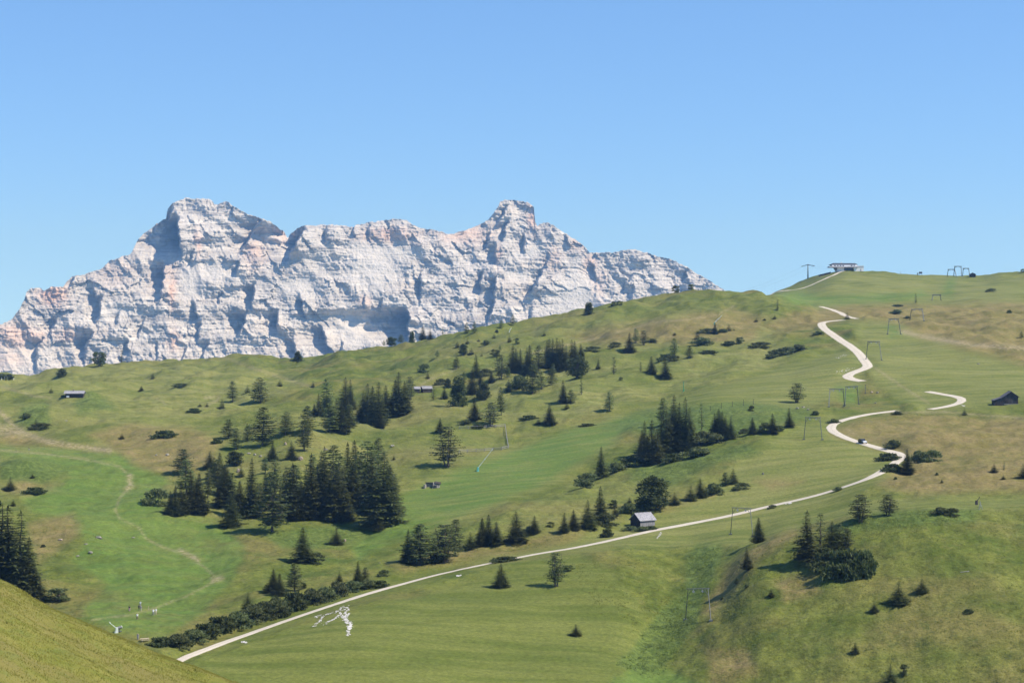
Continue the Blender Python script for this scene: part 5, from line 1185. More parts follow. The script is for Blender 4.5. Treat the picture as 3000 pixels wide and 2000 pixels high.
# ------------------------------------------------------------------ chairlift pylon and cables on the summit
p = ground(2367, 816); s_ = p.y / F
root = empty('chairlift_pylon', (p.x, p.y, p.z)); tag(root, 'T-shaped chairlift pylon on the ridge left of the summit house', 'pylon')
Hp = 40 * s_
m = MB(); m.bar((0, 0, -1), (0, 0, Hp), 0.75, 0.45, 10); m.build('mast', M_steel, root, True)
m = MB(); m.prism([(-19 * s_, Hp - 5 * s_), (-4 * s_, Hp - 1.5 * s_), (4 * s_, Hp - 1.5 * s_), (19 * s_, Hp - 3.5 * s_), (19 * s_, Hp - 2.0 * s_), (4 * s_, Hp + 0.6 * s_), (-4 * s_, Hp + 0.6 * s_), (-19 * s_, Hp - 3.6 * s_)], -0.5, 0.5); m.build('crossarm', M_steel, root)
for sx in (-1, 1):
    m = MB(); m.box((sx * 17 * s_, 0, Hp - 2.6 * s_ - (1.4 * s_ if sx < 0 else 0)), (1.0, 5.0, 0.6)); m.build('pulley_bank', M_steel, root)
m = MB(); m.box((0, 0, Hp + 1.6 * s_), (4.6 * s_, 0.8, 0.25)); m.bar((-1.4 * s_, 0, Hp), (-1.4 * s_, 0, Hp + 1.6 * s_), 0.12); m.bar((1.4 * s_, 0, Hp), (1.4 * s_, 0, Hp + 1.6 * s_), 0.12); m.build('work_platform', M_steel, root)
for sx, y0, lab in ((-17, -3.2, 'thin haul cable on the left arm of the chairlift pylon'), (17, -1.4, 'thin haul cable on the right arm of the chairlift pylon')):
    m = MB(); zt = p.z + Hp + y0 * s_ - 0.9
    pts = [Vector((p.x + sx * s_ - 78 * t, p.y + 160 * t, zt - 26 * t - 5 * math.sin(math.pi * t))) for t in np.linspace(0, 1, 12)]
    pts = pts[::-1] + [Vector((p.x + (sx + (2440 - 2367 - sx) * t) * s_, p.y, zt - (6 - sx * 0.1) * s_ * t)) for t in np.linspace(0.1, 1, 5)]
    for q0, q1 in zip(pts[:-1], pts[1:]): m.bar(q0, q1, 0.035, 0.035, 4)
    tag(m.build('cable', M_steel), lab, 'cable')

# ------------------------------------------------------------------ buildings
M_white = plain('white_render', (0.82, 0.81, 0.79), 0.8, 0.05, 0.6)
M_roofd = plain('dark_slate_roof', (0.055, 0.055, 0.065), 0.7, 0.25, 0.8)
M_lilac = plain('weathered_larch_boards', (0.50, 0.46, 0.47), 0.85, 0.2, 0.9)
M_glass, _nt, _bs = new_mat('window_glass'); _bs.inputs['Base Color'].default_value = (0.03, 0.035, 0.045, 1); _bs.inputs['Roughness'].default_value = 0.15; _bs.inputs['Specular IOR Level'].default_value = 0.6
def wood_mat(name, a, b_, sc=1.0, axis=(7.0, 7.0, 0.5)):
    m, nt, bs = new_mat(name)
    nz = pos_noise(nt, 1.0 * sc, 3, 0.6, stretch=axis, src='obj'); n2 = pos_noise(nt, 0.8, 3, 0.6, src='obj')
    c = mixrgb(nt, ramp(nt, nz, 0.35, 0.65), a, b_); c = mixrgb(nt, math_n(nt, 'MULTIPLY', ramp(nt, n2, 0.45, 0.7), 0.4), c, tuple(k * 0.6 for k in a))
    nt.links.new(c, bs.inputs['Base Color']); return m
M_wood = wood_mat('weathered_dark_boards', (0.030, 0.024, 0.021), (0.085, 0.070, 0.062))
M_woodd = wood_mat('dark_door_boards', (0.05, 0.042, 0.038), (0.11, 0.095, 0.085))
M_roofo = wood_mat('old_board_roof', (0.085, 0.078, 0.080), (0.17, 0.158, 0.160))
M_woodg = wood_mat('silver_grey_and_lit_boards', (0.17, 0.165, 0.17), (0.34, 0.33, 0.34))
M_shing = wood_mat('silvery_shingles', (0.22, 0.215, 0.225), (0.36, 0.35, 0.36), 1.0, (2.5, 2.5, 2.5))
M_stone = plain('dry_stone', (0.25, 0.235, 0.20), 0.95, 0.3, 2.0)

# summit house
p = ground(2480, 793); root = empty('mountain_lodge', (p.x, p.y + 5, p.z - 0.5)); tag(root, 'white summit lodge with dark roof on top of the hill', 'lodge')
m = MB(); m.add([(-16.2, -7.15, 6.55), (11.2, -7.15, 6.55), (11.5, 6, 6.55), (-16.5, 6, 6.55), (-12.5, -1.5, 8.3), (9.0, -1.5, 8.1), (9.0, 1.5, 8.1), (-12.5, 1.5, 8.3)], [(0, 1, 5, 4), (1, 2, 6, 5), (2, 3, 7, 6), (3, 0, 4, 7), (4, 5, 6, 7), (3, 2, 1, 0)]); m.box((-2.5, -0.8, 6.45), (27.0, 12.6, 0.16)); rf_ = m.build('roof', M_roofd, root)
m = MB(); m.box((-4, 0.5, 8.6), (1.2, 1.2, 1.2)); m.build('chimney', M_white, rf_)
m = MB(); m.box((-2.2, -1, 5.6), (25, 12, 1.55)); m.box((-6.2, -0.9, 2.0), (7.0, 11.6, 5.0)); wl = m.build('wall', M_white, root)
for k in range(8):
    if k in (4, 5): continue
    f = MB(); f.box((-11.8 + k * 2.75, -7.02, 5.5), (1.5, 0.12, 0.85)); fr = f.build('window', M_roofd, wl); g = MB(); g.box((-11.8 + k * 2.75, -7.1, 5.5), (1.25, 0.08, 0.65)); g.build('pane', M_glass, fr)
m = MB(); m.box((-3.4, -3.2, 4.2), (28.6, 12.5, 1.25)); m.add([(-17.7, -9.4, 3.6), (-12, -9.4, 3.6), (-10, -9.4, 0.5), (-10, 3, 0.5), (-12, 3, 3.6), (-17.7, 3, 3.6)], [(0, 1, 4, 5), (1, 2, 3, 4), (0, 5, 4, 3, 2, 1)]); m.build('terrace', M_lilac, root)
m = MB(); m.box((2.0, -3.0, 1.6), (9.2, 9, 4.1)); gf_ = m.build('ground_floor', M_wood, root)
for k in range(3):
    g = MB(); g.box((-1.0 + 2.8 * k, -7.56, 1.9), (2.0, 0.1, 1.9)); g.build('window', M_glass, gf_)
m = MB(); m.box((11.6, -2.4, 2.4), (10.0, 11, 5.2)); an = m.build('annex', M_white, root)
m = MB(); m.box((11.6, -2.4, 5.15), (10.6, 11.6, 0.35)); m.build('flat_roof', M_white, an)
m = MB(); m.box((11.8, -7.95, 3.9), (9.4, 0.12, 0.7)); m.build('grey_band', M_lilac, an)
m = MB(); m.box((13.8, -7.96, 1.4), (1.1, 0.12, 2.6)); m.build('door', M_lilac, an)
q = ground(2497, 793)
o = bpy.data.objects.new('young_spruce', LIB['Y'][0][0]); COL.objects.link(o); o.location = (q.x, p.y - 5.5, p.z - 0.2); o.scale = (0.75, 0.75, 0.75); tag(o, 'small dark spruce standing against the lodge wall', 'tree')
# timber wall left of the lodge
p = ground(2416, 806); root = empty('timber_shed', (p.x, p.y, p.z), R(0)); tag(root, 'long low dark timber shed on the slope left of the lodge', 'shed')
m = MB(); m.add([(-5.8, -1.2, -2.4), (5.8, -1.2, 0.6), (5.8, 1.2, 0.6), (-5.8, 1.2, -2.4), (-5.8, -1.2, 0.2), (5.8, -1.2, 3.0), (5.8, 1.2, 3.0), (-5.8, 1.2, 0.2)], [(0, 1, 5, 4), (1, 2, 6, 5), (2, 3, 7, 6), (3, 0, 4, 7), (4, 5, 6, 7), (3, 2, 1, 0)]); m.build('wall', M_wood, root)
m = MB(); m.add([(-6.1, -1.5, 0.22), (6.1, -1.5, 3.1), (6.1, 1.5, 3.1), (-6.1, 1.5, 0.22), (-6.1, -1.5, 0.42), (6.1, -1.5, 3.3), (6.1, 1.5, 3.3), (-6.1, 1.5, 0.42)], [(0, 1, 5, 4), (1, 2, 6, 5), (2, 3, 7, 6), (3, 0, 4, 7), (4, 5, 6, 7), (3, 2, 1, 0)]); m.build('roof', M_roofd, root)

def gable_house(name, lab, cat, loc, rz, L, W, Hw, Hr, over, wall_m, roof_m, front_m=None, th=0.16, door=True, planks=True):
    """ridge along local x, long front towards local -y"""
    root = empty(name, loc, rz); tag(root, lab, cat)
    m = MB(); m.add([(-L / 2, -W / 2, -0.8), (L / 2, -W / 2, -0.8), (L / 2, W / 2, -0.8), (-L / 2, W / 2, -0.8), (-L / 2, -W / 2, Hw), (L / 2, -W / 2, Hw), (L / 2, W / 2, Hw), (-L / 2, W / 2, Hw), (-L / 2, 0, Hr), (L / 2, 0, Hr)], [(0, 1, 5, 4), (2, 3, 7, 6), (1, 2, 6, 9, 5), (3, 0, 4, 8, 7), (4, 5, 9, 8), (6, 7, 8, 9), (3, 2, 1, 0)])
    w = m.build('wall', wall_m, root)
    sl = (Hr - Hw) / (W / 2); y1 = W / 2 + over; z1 = Hr - sl * y1
    m = MB()
    for sg in (-1, 1):
        x0, x1 = -L / 2 - over, L / 2 + over
        vs = [(x0, 0, Hr + 0.03), (x1, 0, Hr + 0.03), (x1, sg * y1, z1 + 0.03), (x0, sg * y1, z1 + 0.03), (x0, 0, Hr + th + 0.03), (x1, 0, Hr + th + 0.03), (x1, sg * y1, z1 + th + 0.03), (x0, sg * y1, z1 + th + 0.03)]
        m.add(vs, [(0, 1, 2, 3), (7, 6, 5, 4), (0, 4, 5, 1), (1, 5, 6, 2), (2, 6, 7, 3), (3, 7, 4, 0)])
    rf = m.build('roof', roof_m, root)
    m = MB(); m.bar((-L / 2 - over, 0, Hr + th + 0.04), (L / 2 + over, 0, Hr + th + 0.04), 0.11, 0.11, 6); m.build('ridge_cap', roof_m, rf)
    if planks:
        m = MB()
        n = int(L / 0.42)
        for k in range(n): m.box((-L / 2 + (k + 0.5) * L / n, -W / 2 - 0.03, (Hw - 0.5) / 2 - 0.1), (L / n * 0.82, 0.05, Hw - 0.3 + (k % 3) * 0.06))
        m.build('front_boards', front_m or wall_m, root)
    if door:
        m = MB(); m.box((-L / 2 - 0.03, -W * 0.08, 0.85), (0.06, 1.0, 1.8)); d = m.build('door', M_wood, root)
        m = MB(); m.box((-L / 2 - 0.08, -W * 0.08 + 0.35, 0.9), (0.05, 0.06, 0.16)); m.build('handle', M_steel, d)
    return root
# hut by the road
p = ground(1884, 1543); gable_house('wooden_hut', 'grey-roofed wooden hut standing beside the gravel road', 'hut', (p.x, p.y + 2.0, p.z - 0.1), R(37), 6.4, 5.0, 2.5, 4.5, 0.45, M_wood, M_shing, M_woodg)  # front boards paler than the gable: its lit side is painted in
# barn on the right
p = ground(2964, 1184)
root = gable_house('dark_barn', 'old dark wooden barn with lean-to at the right edge', 'barn', (p.x, p.y + 3.5, p.z), R(-94), 7.0, 6.2, 3.5, 5.6, 0.55, M_wood, M_roofo, M_wood, 0.16, False, False)
m = MB(); m.box((3.61, 0.1, 1.45), (0.06, 2.0, 2.3)); d = m.build('door', M_woodd, root); m = MB(); m.box((3.68, 0.7, 1.4), (0.06, 0.08, 0.25)); m.build('handle', M_steel, d)
m = MB(); m.box((3.61, -1.7, 1.0), (0.06, 1.5, 2.4)); m.box((3.61, 2.0, 1.0), (0.06, 1.2, 2.4)); m.build('wall_boards', M_wood, root)
m = MB(); m.box((3.65, 0.0, 0.05), (0.4, 6.4, 0.4)); m.build('stone_footing', M_stone, root)
m = MB(); m.add([(-3.2, -3.1, -0.6), (3.4, -3.1, -0.6), (3.4, -7.4, -0.6), (-3.2, -7.4, -0.6), (-3.2, -3.1, 3.2), (3.4, -3.1, 3.2), (3.4, -7.4, 1.7), (-3.2, -7.4, 1.7)], [(0, 1, 5, 4), (1, 2, 6, 5), (2, 3, 7, 6), (3, 0, 4, 7), (4, 5, 6, 7), (3, 2, 1, 0)]); lt = m.build('lean_to', M_wood, root)
m = MB(); m.add([(-3.5, -3.1, 3.28), (3.7, -3.1, 3.28), (3.7, -7.8, 1.66), (-3.5, -7.8, 1.66), (-3.5, -3.1, 3.42), (3.7, -3.1, 3.42), (3.7, -7.8, 1.8), (-3.5, -7.8, 1.8)], [(0, 1, 5, 4), (1, 2, 6, 5), (2, 3, 7, 6), (3, 0, 4, 7), (4, 5, 6, 7), (3, 2, 1, 0)]); m.build('lean_to_roof', M_roofo, lt)
# long barn on the left
p = ground(216, 1165); s_ = p.y / F
root = gable_house('long_barn', 'long low barn with pale grey roof on the far left slope', 'barn', (p.x, p.y + 3.0, p.z), R(4), 52 * s_, 6.0, 13.5 * s_, 19.5 * s_, 0.8, M_wood, M_shing, M_wood)
m = MB(); m.box((-18 * s_, -3.15, 0.9), (8 * s_, 0.3, 1.0)); m.build('pale_hatch', M_white, root)
m = MB(); m.box((-4 * s_, 0, 20.5 * s_), (0.9, 0.9, 1.4)); m.build('chimney', M_stone, root)
for px_, w_, lab in ((182, 8, 'small dark bush, outer of two at the barn end'), (187, 9, 'small dark bush, inner of two at the barn end')):
    q = ground(px_, 1164); o = bpy.data.objects.new('bush', LIB['B'][1][0]); COL.objects.link(o); o.location = q; k = w_ * q.y / F / LIB['B'][1][3]; o.scale = (k, k, k * 0.8); tag(o, lab, 'bush')
# the two little huts half hidden by the upper grove
p = ground(1221, 1150); gable_house('small_hut', 'tiny hut with pale front tucked behind the upper grove', 'hut', (p.x, p.y + 2, p.z), R(10), 3.2, 3.0, 2.3, 3.3, 0.4, M_woodg, M_shing, M_wood, 0.14, True, True)
p = ground(1249, 1150); gable_house('small_hut', 'dark timber hut right of the tiny pale-fronted hut', 'hut', (p.x, p.y + 2.2, p.z), R(24), 5.8, 3.6, 2.4, 3.6, 0.4, M_wood, M_woodg, M_wood)
# hut on the skyline
p = ground(2849, 811); gable_house('skyline_hut', 'small dark hut on the skyline right of the gantries', 'hut', (p.x, p.y, p.z - 0.2), R(90 - 8), 4.4, 5.8, 2.6, 4.0, 0.6, M_wood, M_roofd, M_wood, 0.2, True, False)
# notice board and cabinet on the skyline
p = ground(2697, 806); s_ = p.y / F; root = empty('notice_board', p); tag(root, 'dark notice board on two posts on the skyline', 'notice board')
for sx in (-1, 1):
    m = MB(); m.bar((sx * 1.2, 0, -0.3), (sx * 1.2, 0, 3.2), 0.10, 0.10); m.build('post', M_wood, root)
m = MB(); m.box((0, -0.12, 2.4), (3.2, 0.15, 1.9)); m.build('panel', M_roofd, root)
p = ground(2688.5, 806); m = MB(); m.box((0, 0, 1.0), (1.1, 0.9, 2.4)); m.box((0, 0, 2.28), (1.3, 1.1, 0.16)); o = m.build('cabinet', M_pale); o.location = p; tag(o, 'small grey lift cabinet left of the notice board', 'cabinet')
p = ground(2638, 801.5); m = MB(); m.bar((0, 0, -0.3), (0, 0, 1.7), 0.28, 0.2); m.box((0, 0, 1.75), (0.55, 0.4, 0.3)); o = m.build('marker_post', M_pale); o.location = p; tag(o, 'short grey marker post on the summit skyline', 'post')

# stone shelter cut into the bank
p = ground(1265, 1430); root = empty('stone_shelter', (p.x, p.y + 1.5, p.z)); tag(root, 'low stone shelter with dark opening dug into the green run', 'shelter')
m = MB(); m.box((-0.2, 1.6, 0.8), (4.6, 0.5, 2.4)); m.box((-2.7, 0.2, 0.5), (0.5, 3.2, 1.9), R(-12)); m.build('wall', M_stone, root)
m = MB(); m.add([(0.2, -1.8, -0.4), (3.2, -1.2, -0.4), (3.2, 1.4, -0.4), (0.2, 1.4, -0.4), (0.5, -1.2, 1.8), (3.0, -0.8, 1.5), (3.0, 1.4, 2.0), (0.4, 1.4, 2.3)], [(0, 1, 5, 4), (1, 2, 6, 5), (2, 3, 7, 6), (3, 0, 4, 7), (4, 5, 6, 7), (3, 2, 1, 0)]); m.build('chamber', M_stone, root)
m = MB(); m.box((1.3, -1.62, 0.55), (1.3, 0.2, 1.5)); m.build('opening', M_roofd, root)  # solid dark block: the shade inside the opening is put into its colour
m = MB(); m.box((-0.2, 1.4, 2.1), (5.4, 0.9, 0.22)); m.add([(1.2, -1.3, 1.9), (3.5, -1.0, 1.5), (3.6, 1.5, 2.1), (1.0, 1.5, 2.45), (1.2, -1.3, 2.1), (3.5, -1.0, 1.7), (3.6, 1.5, 2.3), (1.0, 1.5, 2.65)], [(0, 1, 5, 4), (1, 2, 6, 5), (2, 3, 7, 6), (3, 0, 4, 7), (4, 5, 6, 7), (3, 2, 1, 0)]); m.build('roof_slab', M_wood, root)

# ------------------------------------------------------------------ wooden fence round the square plot
FENCE = [(1345, 1257), (1372, 1256), (1400, 1255.5), (1425, 1254), (1452, 1252), (1480, 1250), (1482, 1266), (1484, 1282), (1487, 1298), (1490, 1313), (1470, 1318), (1445, 1320), (1420, 1322), (1395, 1323.5), (1370, 1325), (1345, 1326)]
fp = [ground(*q) for q in FENCE]; c0 = fp[5]
root = empty('wooden_fence', c0); tag(root, 'weathered rail fence round three sides of a square plot', 'fence')
for a in fp:
    m = MB(); m.bar(a - c0 - Vector((0, 0, .3)), a - c0 + Vector((0, 0, 1.5)), 0.13, 0.11); m.build('post', M_woodg, root)
for a, b in zip(fp[:-1], fp[1:]):
    m = MB()
    for hz_ in (0.5, 1.2): m.bar(a - c0 + Vector((0, -.12, hz_)), b - c0 + Vector((0, -.12, hz_ + 0.05)), 0.10, 0.10)
    m.build('rails', M_woodg, root)
# poles above the hedgerow, stakes at the far left
for X, Yb, Yt, lab in ((1120, 303, 262, 'thin dark pole, leftmost of five above the hedgerow'), (1215, 285, 235, 'thin dark pole, second of five from left above the hedgerow'), (1310, 268, 222, 'thin dark pole, middle of five above the hedgerow'), (1405, 260, 205, 'thin dark pole, fourth of five from left above the hedgerow'), (1490, 250, 200, 'thin dark pole, rightmost of five above the hedgerow')):
    ox, oy, sc = ZONES['C']; p = ground(ox + X / sc, oy + Yb / sc); hgt = (Yb - Yt) / sc * p.y / F
    m = MB(); m.bar((0, 0, -0.4), (0, 0, hgt), 0.12, 0.08); m.bar((0, 0, hgt), (0, 0, hgt + 0.08), 0.14, 0.10); o = m.build('pole', M_wood); o.location = p; tag(o, lab, 'pole', 'poles above the hedgerow')
for px_, lab in ((5, 'white stake, leftmost of four before the dark scrub'), (13, 'white stake, second of four before the dark scrub'), (21, 'white stake, third of four before the dark scrub'), (40, 'white stake standing apart, rightmost before the dark scrub')):
    p = ground(px_, 1112); m = MB(); m.bar((0, 0, -0.3), (0, 0, 2.3), 0.30, 0.22, 6); m.bar((0, 0, 2.3), (0, 0, 2.55), 0.22, 0.05, 6); o = m.build('stake', M_white); o.location = p; tag(o, lab, 'stake', 'white stakes at the far left brow')

# ------------------------------------------------------------------ snow lances
M_teal = plain('teal_paint', (0.11, 0.36, 0.32), 0.5, 0.15, 1.0)
M_ltube = plain('pale_lance_tube', (0.62, 0.66, 0.58), 0.45, 0.1, 1.0)
M_green = plain('green_lance_paint', (0.06, 0.26, 0.13), 0.5, 0.1, 1.0)
LANCE = [((1400, 1380), (1441, 1318), M_teal, M_ltube, 1.0, 'pale snow lance leaning from a teal base below the fence'), ((2093, 950), (2113, 926), M_teal, M_ltube, 0.8, 'white snow lance leaning behind the dark spruce under the ridge'), ((1492, 973), (1497, 962), M_ltube, M_ltube, 0.6, 'short white snow lance on the slope below the rock tower'), ((2003, 1146), (2003, 1121), M_green, M_green, 0.7, 'upright green snow lance on the ski run above the hedgerow'), ((342, 1852), (323, 1826), M_ltube, M_ltube, 0.8, 'white snow lance leaning left above the near slope'), ((2861, 1478), (2869, 1459), M_wood, M_wood, 0.8, 'dark snow lance leaning right on the brow of the knoll')]
for b_, t_, mb_, mt_, k, lab in LANCE:
    p = ground(*b_); s_ = p.y / F
    tip = Vector(((t_[0] - b_[0]) * s_, 0.3, (b_[1] - t_[1]) * s_)); dirn = tip.normalized(); rr = max(0.06, 0.00013 * p.y)
    root = empty('snow_lance', p); tag(root, lab, 'snow lance')
    m = MB(); m.box((0, 0, 0.7 * k), (0.9 * k, 0.8 * k, 1.9 * k), 0.3, 0.85); m.box((-0.35 * k, -0.2, 0.0), (0.5 * k, 0.5 * k, 0.8 * k)); m.build('base', mb_, root, bevel=0.05)
    m = MB(); st = Vector((0, 0, 1.3 * k)); m.bar(st, tip, rr * 1.5, rr, 8); m.bar(st + (tip - st) * 0.45, st + (tip - st) * 0.52, rr * 2.3, rr * 2.3, 8); m.build('lance_tube', mt_, root)
    m = MB(); m.bar(tip, tip + dirn * 0.5, rr * 1.8, rr * 1.4, 8); m.build('nozzle_head', mt_, root)
# small tripod under the dark lance, fan gun beside the white lance
p = ground(2872, 1492); root = empty('tripod', p); tag(root, 'pale tripod stand on the knoll below the dark lance', 'tripod')
for a in (0, 2.1, 4.2):
    m = MB(); m.bar((math.cos(a) * 0.7, math.sin(a) * 0.7, -0.1), (0, 0, 1.7), 0.06, 0.06); m.build('leg', M_pale, root)
m = MB(); m.bar((0, 0, 1.55), (0, 0, 2.2), 0.12, 0.10); m.build('head', M_pale, root)
p = ground(350, 1850); root = empty('snow_gun', p, 0.6); root.scale = (0.75, 0.75, 0.75); tag(root, 'grey fan snow gun right of the leaning white lance', 'snow gun')
m = MB(); m.box((0, 0, 0.25), (1.6, 0.5, 0.12)); m.box((0, 0, 0.25), (0.4, 1.5, 0.1)); m.bar((0, 0, 0.2), (0, 0, 1.1), 0.12); m.build('frame', M_steel, root)
m = MB(); m.bar((-0.7, -0.1, 1.3), (0.7, 0.1, 1.6), 0.55, 0.48, 14); m.build('fan_barrel', M_steel, root)
m = MB(); m.bar((0.7, 0.1, 1.6), (0.78, 0.11, 1.62), 0.5, 0.5, 14); m.build('nozzle_ring', M_white, root)
# fallen pale branch on the knoll
p = ground(2833, 1677); m = MB(); m.bar((-1.7, 0.0, 0.15), (-0.2, 0.25, 0.3), 0.05, 0.09); m.bar((-0.2, 0.25, 0.3), (1.5, 0.7, 0.25), 0.09, 0.04); m.bar((0.2, 0.3, 0.3), (1.0, 1.5, 0.5), 0.05, 0.03); m.bar((-0.6, .2, .27), (-1.0, -0.6, 0.3), 0.05, 0.03); o = m.build('dead_branch', M_woodg); o.location = p; tag(o, 'bleached fallen branch lying on the right knoll', 'branch')

# ------------------------------------------------------------------ wooden picnic set by the hedge end
M_plank = wood_mat('fresh_planks', (0.40, 0.33, 0.22), (0.55, 0.47, 0.33))
p = ground(424, 1878); root = empty('picnic_table', p, R(25)); tag(root, 'pale wooden picnic table at the lower end of the roadside thicket', 'picnic table')
m = MB()
for k in range(4): m.box((0, -0.33 + 0.22 * k, 0.76), (2.2, 0.19, 0.05))
m.build('tabletop', M_plank, root)
for sg in (-1, 1):
    m = MB(); m.box((0, sg * 0.85, 0.45), (2.2, 0.28, 0.05)); m.build('bench_seat', M_plank, root)
    m = MB(); m.bar((sg * 0.8, -0.85, 0.0), (sg * 0.8, -0.15, 0.74), 0.05); m.bar((sg * 0.8, 0.85, 0.0), (sg * 0.8, 0.15, 0.74), 0.05); m.box((sg * 0.8, 0, 0.40), (0.08, 1.9, 0.09)); m.build('trestle', M_plank, root)

# ------------------------------------------------------------------ car on the road
M_carp, _nt, _bs = new_mat('dark_blue_car_paint'); _bs.inputs['Base Color'].default_value = (0.016, 0.018, 0.035, 1); _bs.inputs['Roughness'].default_value = 0.3; _bs.inputs['Coat Weight'].default_value = 0.6
M_carglint, _nt, _bs = new_mat('painted_car_glint'); _bs.inputs['Base Color'].default_value = (0.30, 0.32, 0.36, 1); _bs.inputs['Roughness'].default_value = 0.3; _bs.inputs['Metallic'].default_value = 0.3
M_tyre = plain('tyre_rubber', (0.02, 0.02, 0.02), 0.9)
M_lamp, _nt, _bs = new_mat('lamp_glass'); _bs.inputs['Base Color'].default_value = (0.8, 0.8, 0.78, 1); _bs.inputs['Roughness'].default_value = 0.1
a, b = ground(2505, 1292.5), ground(2548, 1305); p = ground(2527, 1299)
rz = math.atan2(b.y - a.y, b.x - a.x)
root = empty('parked_car', (p.x, p.y, p.z + 0.12), rz); tag(root, 'dark car with a glint painted on its bonnet on the gravel road bend', 'car')
m = MB(); prof_ = [(-2.15, 0.35), (-2.2, 0.85), (-2.05, 1.05), (-1.85, 1.62), (-1.6, 1.72), (0.25, 1.72), (0.95, 1.08), (0.98, 0.35)]
m.prism(prof_, -0.88, 0.88); bd = m.build('body', M_carp, root, bevel=0.06)
m = MB(); m.prism([(0.99, 0.35), (0.97, 1.07), (1.75, 0.98), (2.1, 0.82), (2.15, 0.38)], -0.86, 0.86); m.build('bonnet', M_carglint, root, bevel=0.06)  # bright glint on the dark car, put into the bonnet colour
for sg in (-1, 1):
    m = MB(); m.prism([(-1.75, 1.08), (-1.6, 1.58), (-0.55, 1.62), (-0.55, 1.08)], sg * 0.885 - 0.01, sg * 0.885 + 0.01); m.build('side_window', M_glass, root)
    m = MB(); m.prism([(-0.45, 1.08), (-0.45, 1.62), (0.2, 1.6), (0.75, 1.08)], sg * 0.885 - 0.01, sg * 0.885 + 0.01); m.build('side_window', M_glass, root)
    m = MB(); m.box((2.10, sg * 0.6, 0.72), (0.12, 0.36, 0.16)); m.build('headlight', M_lamp, root)
    for wx_ in (-1.4, 1.35):
        w = MB(); w.bar((wx_, sg * 0.74, 0.34), (wx_, sg * 0.96, 0.34), 0.34, 0.34, 18); wh = w.build('wheel', M_tyre, root)
        w = MB(); w.bar((wx_, sg * 0.955, 0.34), (wx_, sg * 0.975, 0.34), 0.2, 0.2, 14); w.build('rim', M_pale, wh)
m = MB(); m.add([(0.30, -0.74, 1.68), (0.30, 0.74, 1.68), (0.96, 0.78, 1.10), (0.96, -0.78, 1.10), (0.33, -0.74, 1.70), (0.33, 0.74, 1.70), (0.99, 0.78, 1.12), (0.99, -0.78, 1.12)], [(0, 1, 2, 3), (7, 6, 5, 4), (0, 4, 5, 1), (1, 5, 6, 2), (2, 6, 7, 3), (3, 7, 4, 0)]); m.build('windscreen', M_glass, root)

# ------------------------------------------------------------------ people
M_skin = plain('skin', (0.52, 0.34, 0.25), 0.6, 0.1, 4.0)
def cloth(name, col): return plain(name, col, 0.85, 0.15, 5.0)
CL = {'white': cloth('white_cloth', (0.75, 0.75, 0.72)), 'black': cloth('black_cloth', (0.02, 0.02, 0.025)), 'pink': cloth('pink_cloth', (0.48, 0.26, 0.36)), 'grey': cloth('grey_cloth', (0.30, 0.29, 0.32)), 'dark green': cloth('dark_green_cloth', (0.04, 0.07, 0.045)), 'pale blue': cloth('pale_blue_cloth', (0.55, 0.62, 0.66)), 'brown': cloth('brown_cloth', (0.20, 0.14, 0.09)), 'beige': cloth('beige_cloth', (0.55, 0.47, 0.33)), 'dark hair': cloth('dark_hair', (0.035, 0.025, 0.02)), 'brown hair': cloth('brown_hair', (0.13, 0.08, 0.045)), 'fair hair': cloth('fair_hair', (0.42, 0.32, 0.18))}
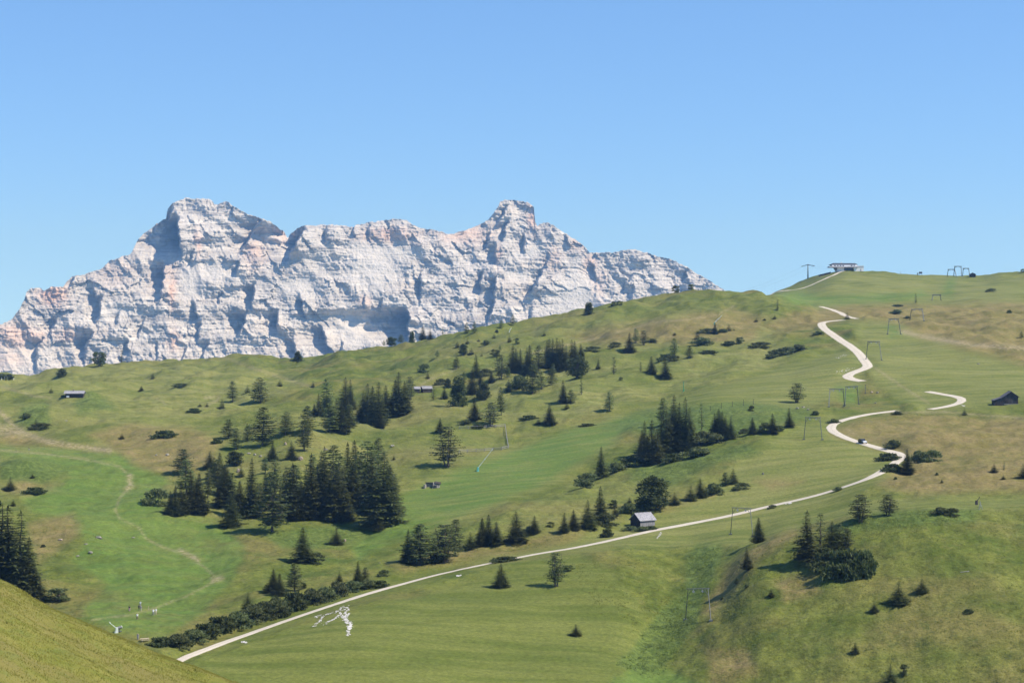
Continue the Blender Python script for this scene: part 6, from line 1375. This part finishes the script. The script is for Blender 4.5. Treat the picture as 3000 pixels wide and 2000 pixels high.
def body_mesh(stride, arm, H=1.74):
    """skeleton grown into one continuous skin: pelvis, spine, head, arms with hands and fingers, legs with feet"""
    J = {}; E = []; RAD = []
    V_ = []
    def v(co, r, par=None):
        V_.append(co); RAD.append(r); i = len(V_) - 1
        if par is not None: E.append((par, i))
        return i
    pel = v((0, 0, 0.96), (0.155, 0.11)); wst = v((0, 0, 1.13), (0.135, 0.10), pel); ch = v((0, 0, 1.32), (0.16, 0.115), wst); nk = v((0, 0.01, 1.47), (0.06, 0.06), ch)
    h1 = v((0, -0.01, 1.58), (0.075, 0.085), nk); h2 = v((0, -0.015, 1.67), (0.078, 0.092), h1); v((0, -0.01, 1.74), (0.045, 0.05), h2)
    v((0, -0.115, 1.61), (0.014, 0.014), h1)
    for sg in (-1, 1):
        sh = v((sg * 0.185, 0, 1.42), (0.06, 0.06), ch); sw = arm * sg
        el = v((sg * 0.25, 0.02 - 0.10 * sw, 1.15), (0.045, 0.045), sh); wr = v((sg * 0.26, -0.06 - 0.20 * sw, 0.92), (0.03, 0.03), el); pm = v((sg * 0.262, -0.075 - 0.21 * sw, 0.85), (0.034, 0.022), wr)
        for k in range(4): v((sg * 0.26, -0.11 + 0.024 * k - 0.22 * sw, 0.765 + 0.008 * abs(k - 1)), (0.010, 0.010), pm)
        v((sg * 0.245, -0.125 - 0.21 * sw, 0.83), (0.010, 0.010), pm)
        hp = v((sg * 0.095, 0, 0.90), (0.10, 0.10), pel); st = stride * sg
        kn = v((sg * 0.10, -0.05 - 0.16 * st, 0.50), (0.068, 0.068), hp); an_ = v((sg * 0.10, 0.02 - 0.30 * st, 0.08 + 0.03 * max(0, -st)), (0.045, 0.045), kn); v((sg * 0.105, -0.16 - 0.30 * st, 0.03), (0.035, 0.03), an_)
    me = bpy.data.meshes.new('body'); me.from_pydata([(x, y, z * H / 1.78) for x, y, z in V_], E, [])
    tmp = bpy.data.objects.new('tmp', me); COL.objects.link(tmp)
    sk_ = tmp.modifiers.new('skin', 'SKIN'); sk_.branch_smoothing = 0.4
    for i, dat in enumerate(me.skin_vertices[0].data): dat.radius = RAD[i]; dat.use_root = (i == 0)
    sub = tmp.modifiers.new('sub', 'SUBSURF'); sub.levels = 1; sub.render_levels = 1
    dg = bpy.context.evaluated_depsgraph_get(); dg.update()
    out = bpy.data.meshes.new_from_object(tmp.evaluated_get(dg)); out.name = 'body'
    bpy.data.objects.remove(tmp)
    for pl in out.polygons: pl.use_smooth = True
    return out
def shell(me, name, test, push):
    bm = bmesh.new(); bm.from_mesh(me); bm.normal_update()
    bmesh.ops.delete(bm, geom=[f for f in bm.faces if not test(f.calc_center_median())], context='FACES')
    for vv in bm.verts: vv.co += vv.normal * push
    out = bpy.data.meshes.new(name); bm.to_mesh(out); bm.free()
    for pl in out.polygons: pl.use_smooth = True
    return out
B1, B2 = body_mesh(0.7, 0.6), body_mesh(0.1, 0.15)
def is_arm(c): return abs(c.x) > 0.205
PEOPLE = [((379, 1790), 1.70, 'black', 'pink', 'dark hair', 200, B1, 'person in black top and pink trousers, leftmost of the walkers'),
 ((407, 1788), 1.80, 'dark green', 'dark green', 'dark hair', 160, B1, 'person in dark clothes, left of the close pair on the trail'),
 ((413, 1790), 1.72, 'grey', 'beige', 'fair hair', 170, B2, 'person in grey shirt and beige trousers, right of the close pair'),
 ((411, 1777), 1.74, 'pale blue', 'grey', 'brown hair', 190, B1, 'person in pale blue shirt, farthest of the walkers'),
 ((402, 1814), 1.74, 'white', 'brown', 'brown hair', 20, B1, 'person in white shirt and brown trousers on the lower grass'),
 ((435, 1786), 1.15, 'beige', 'beige', 'fair hair', 120, B2, 'child in pale clothes standing on the trail'),
 ((449, 1801), 1.78, 'white', 'grey', 'dark hair', 30, B1, 'person in white shirt and grey trousers, left of the right-hand pair'),
 ((457, 1799), 1.72, 'white', 'beige', 'fair hair', 15, B2, 'person in white shirt and beige trousers, rightmost of the walkers'),
 ((404, 1874), 1.75, 'grey', 'grey', 'brown hair', 350, B2, 'person in grey half hidden by the near slope'),
 ((85, 1320), 1.75, 'black', 'grey', 'dark hair', 90, B1, 'lone dark-dressed walker far off on the left trail')]
for (px_, py_), Hm, top, low, hair, face, me_, lab in PEOPLE:
    p = ground(px_, py_)
    root = empty('person', p, R(face)); k = Hm / 1.74; root.scale = (k, k, k); tag(root, lab, 'person', 'walkers on the green ski run' if px_ > 300 else None)
    bme = me_.copy(); obj('body', bme, M_skin, root)
    obj('shirt', shell(me_, 'shirt', lambda c: 0.93 < c.z < 1.40 and not (is_arm(c) and c.z < 1.14), 0.018), CL[top], root)
    obj('trousers', shell(me_, 'trousers', lambda c: 0.09 < c.z < 0.97 and not is_arm(c), 0.016), CL[low], root)
    obj('hair', shell(me_, 'hair', lambda c: c.z > 1.53 and (c.y > 0.0 or c.z > 1.64), 0.014), CL[hair], root)
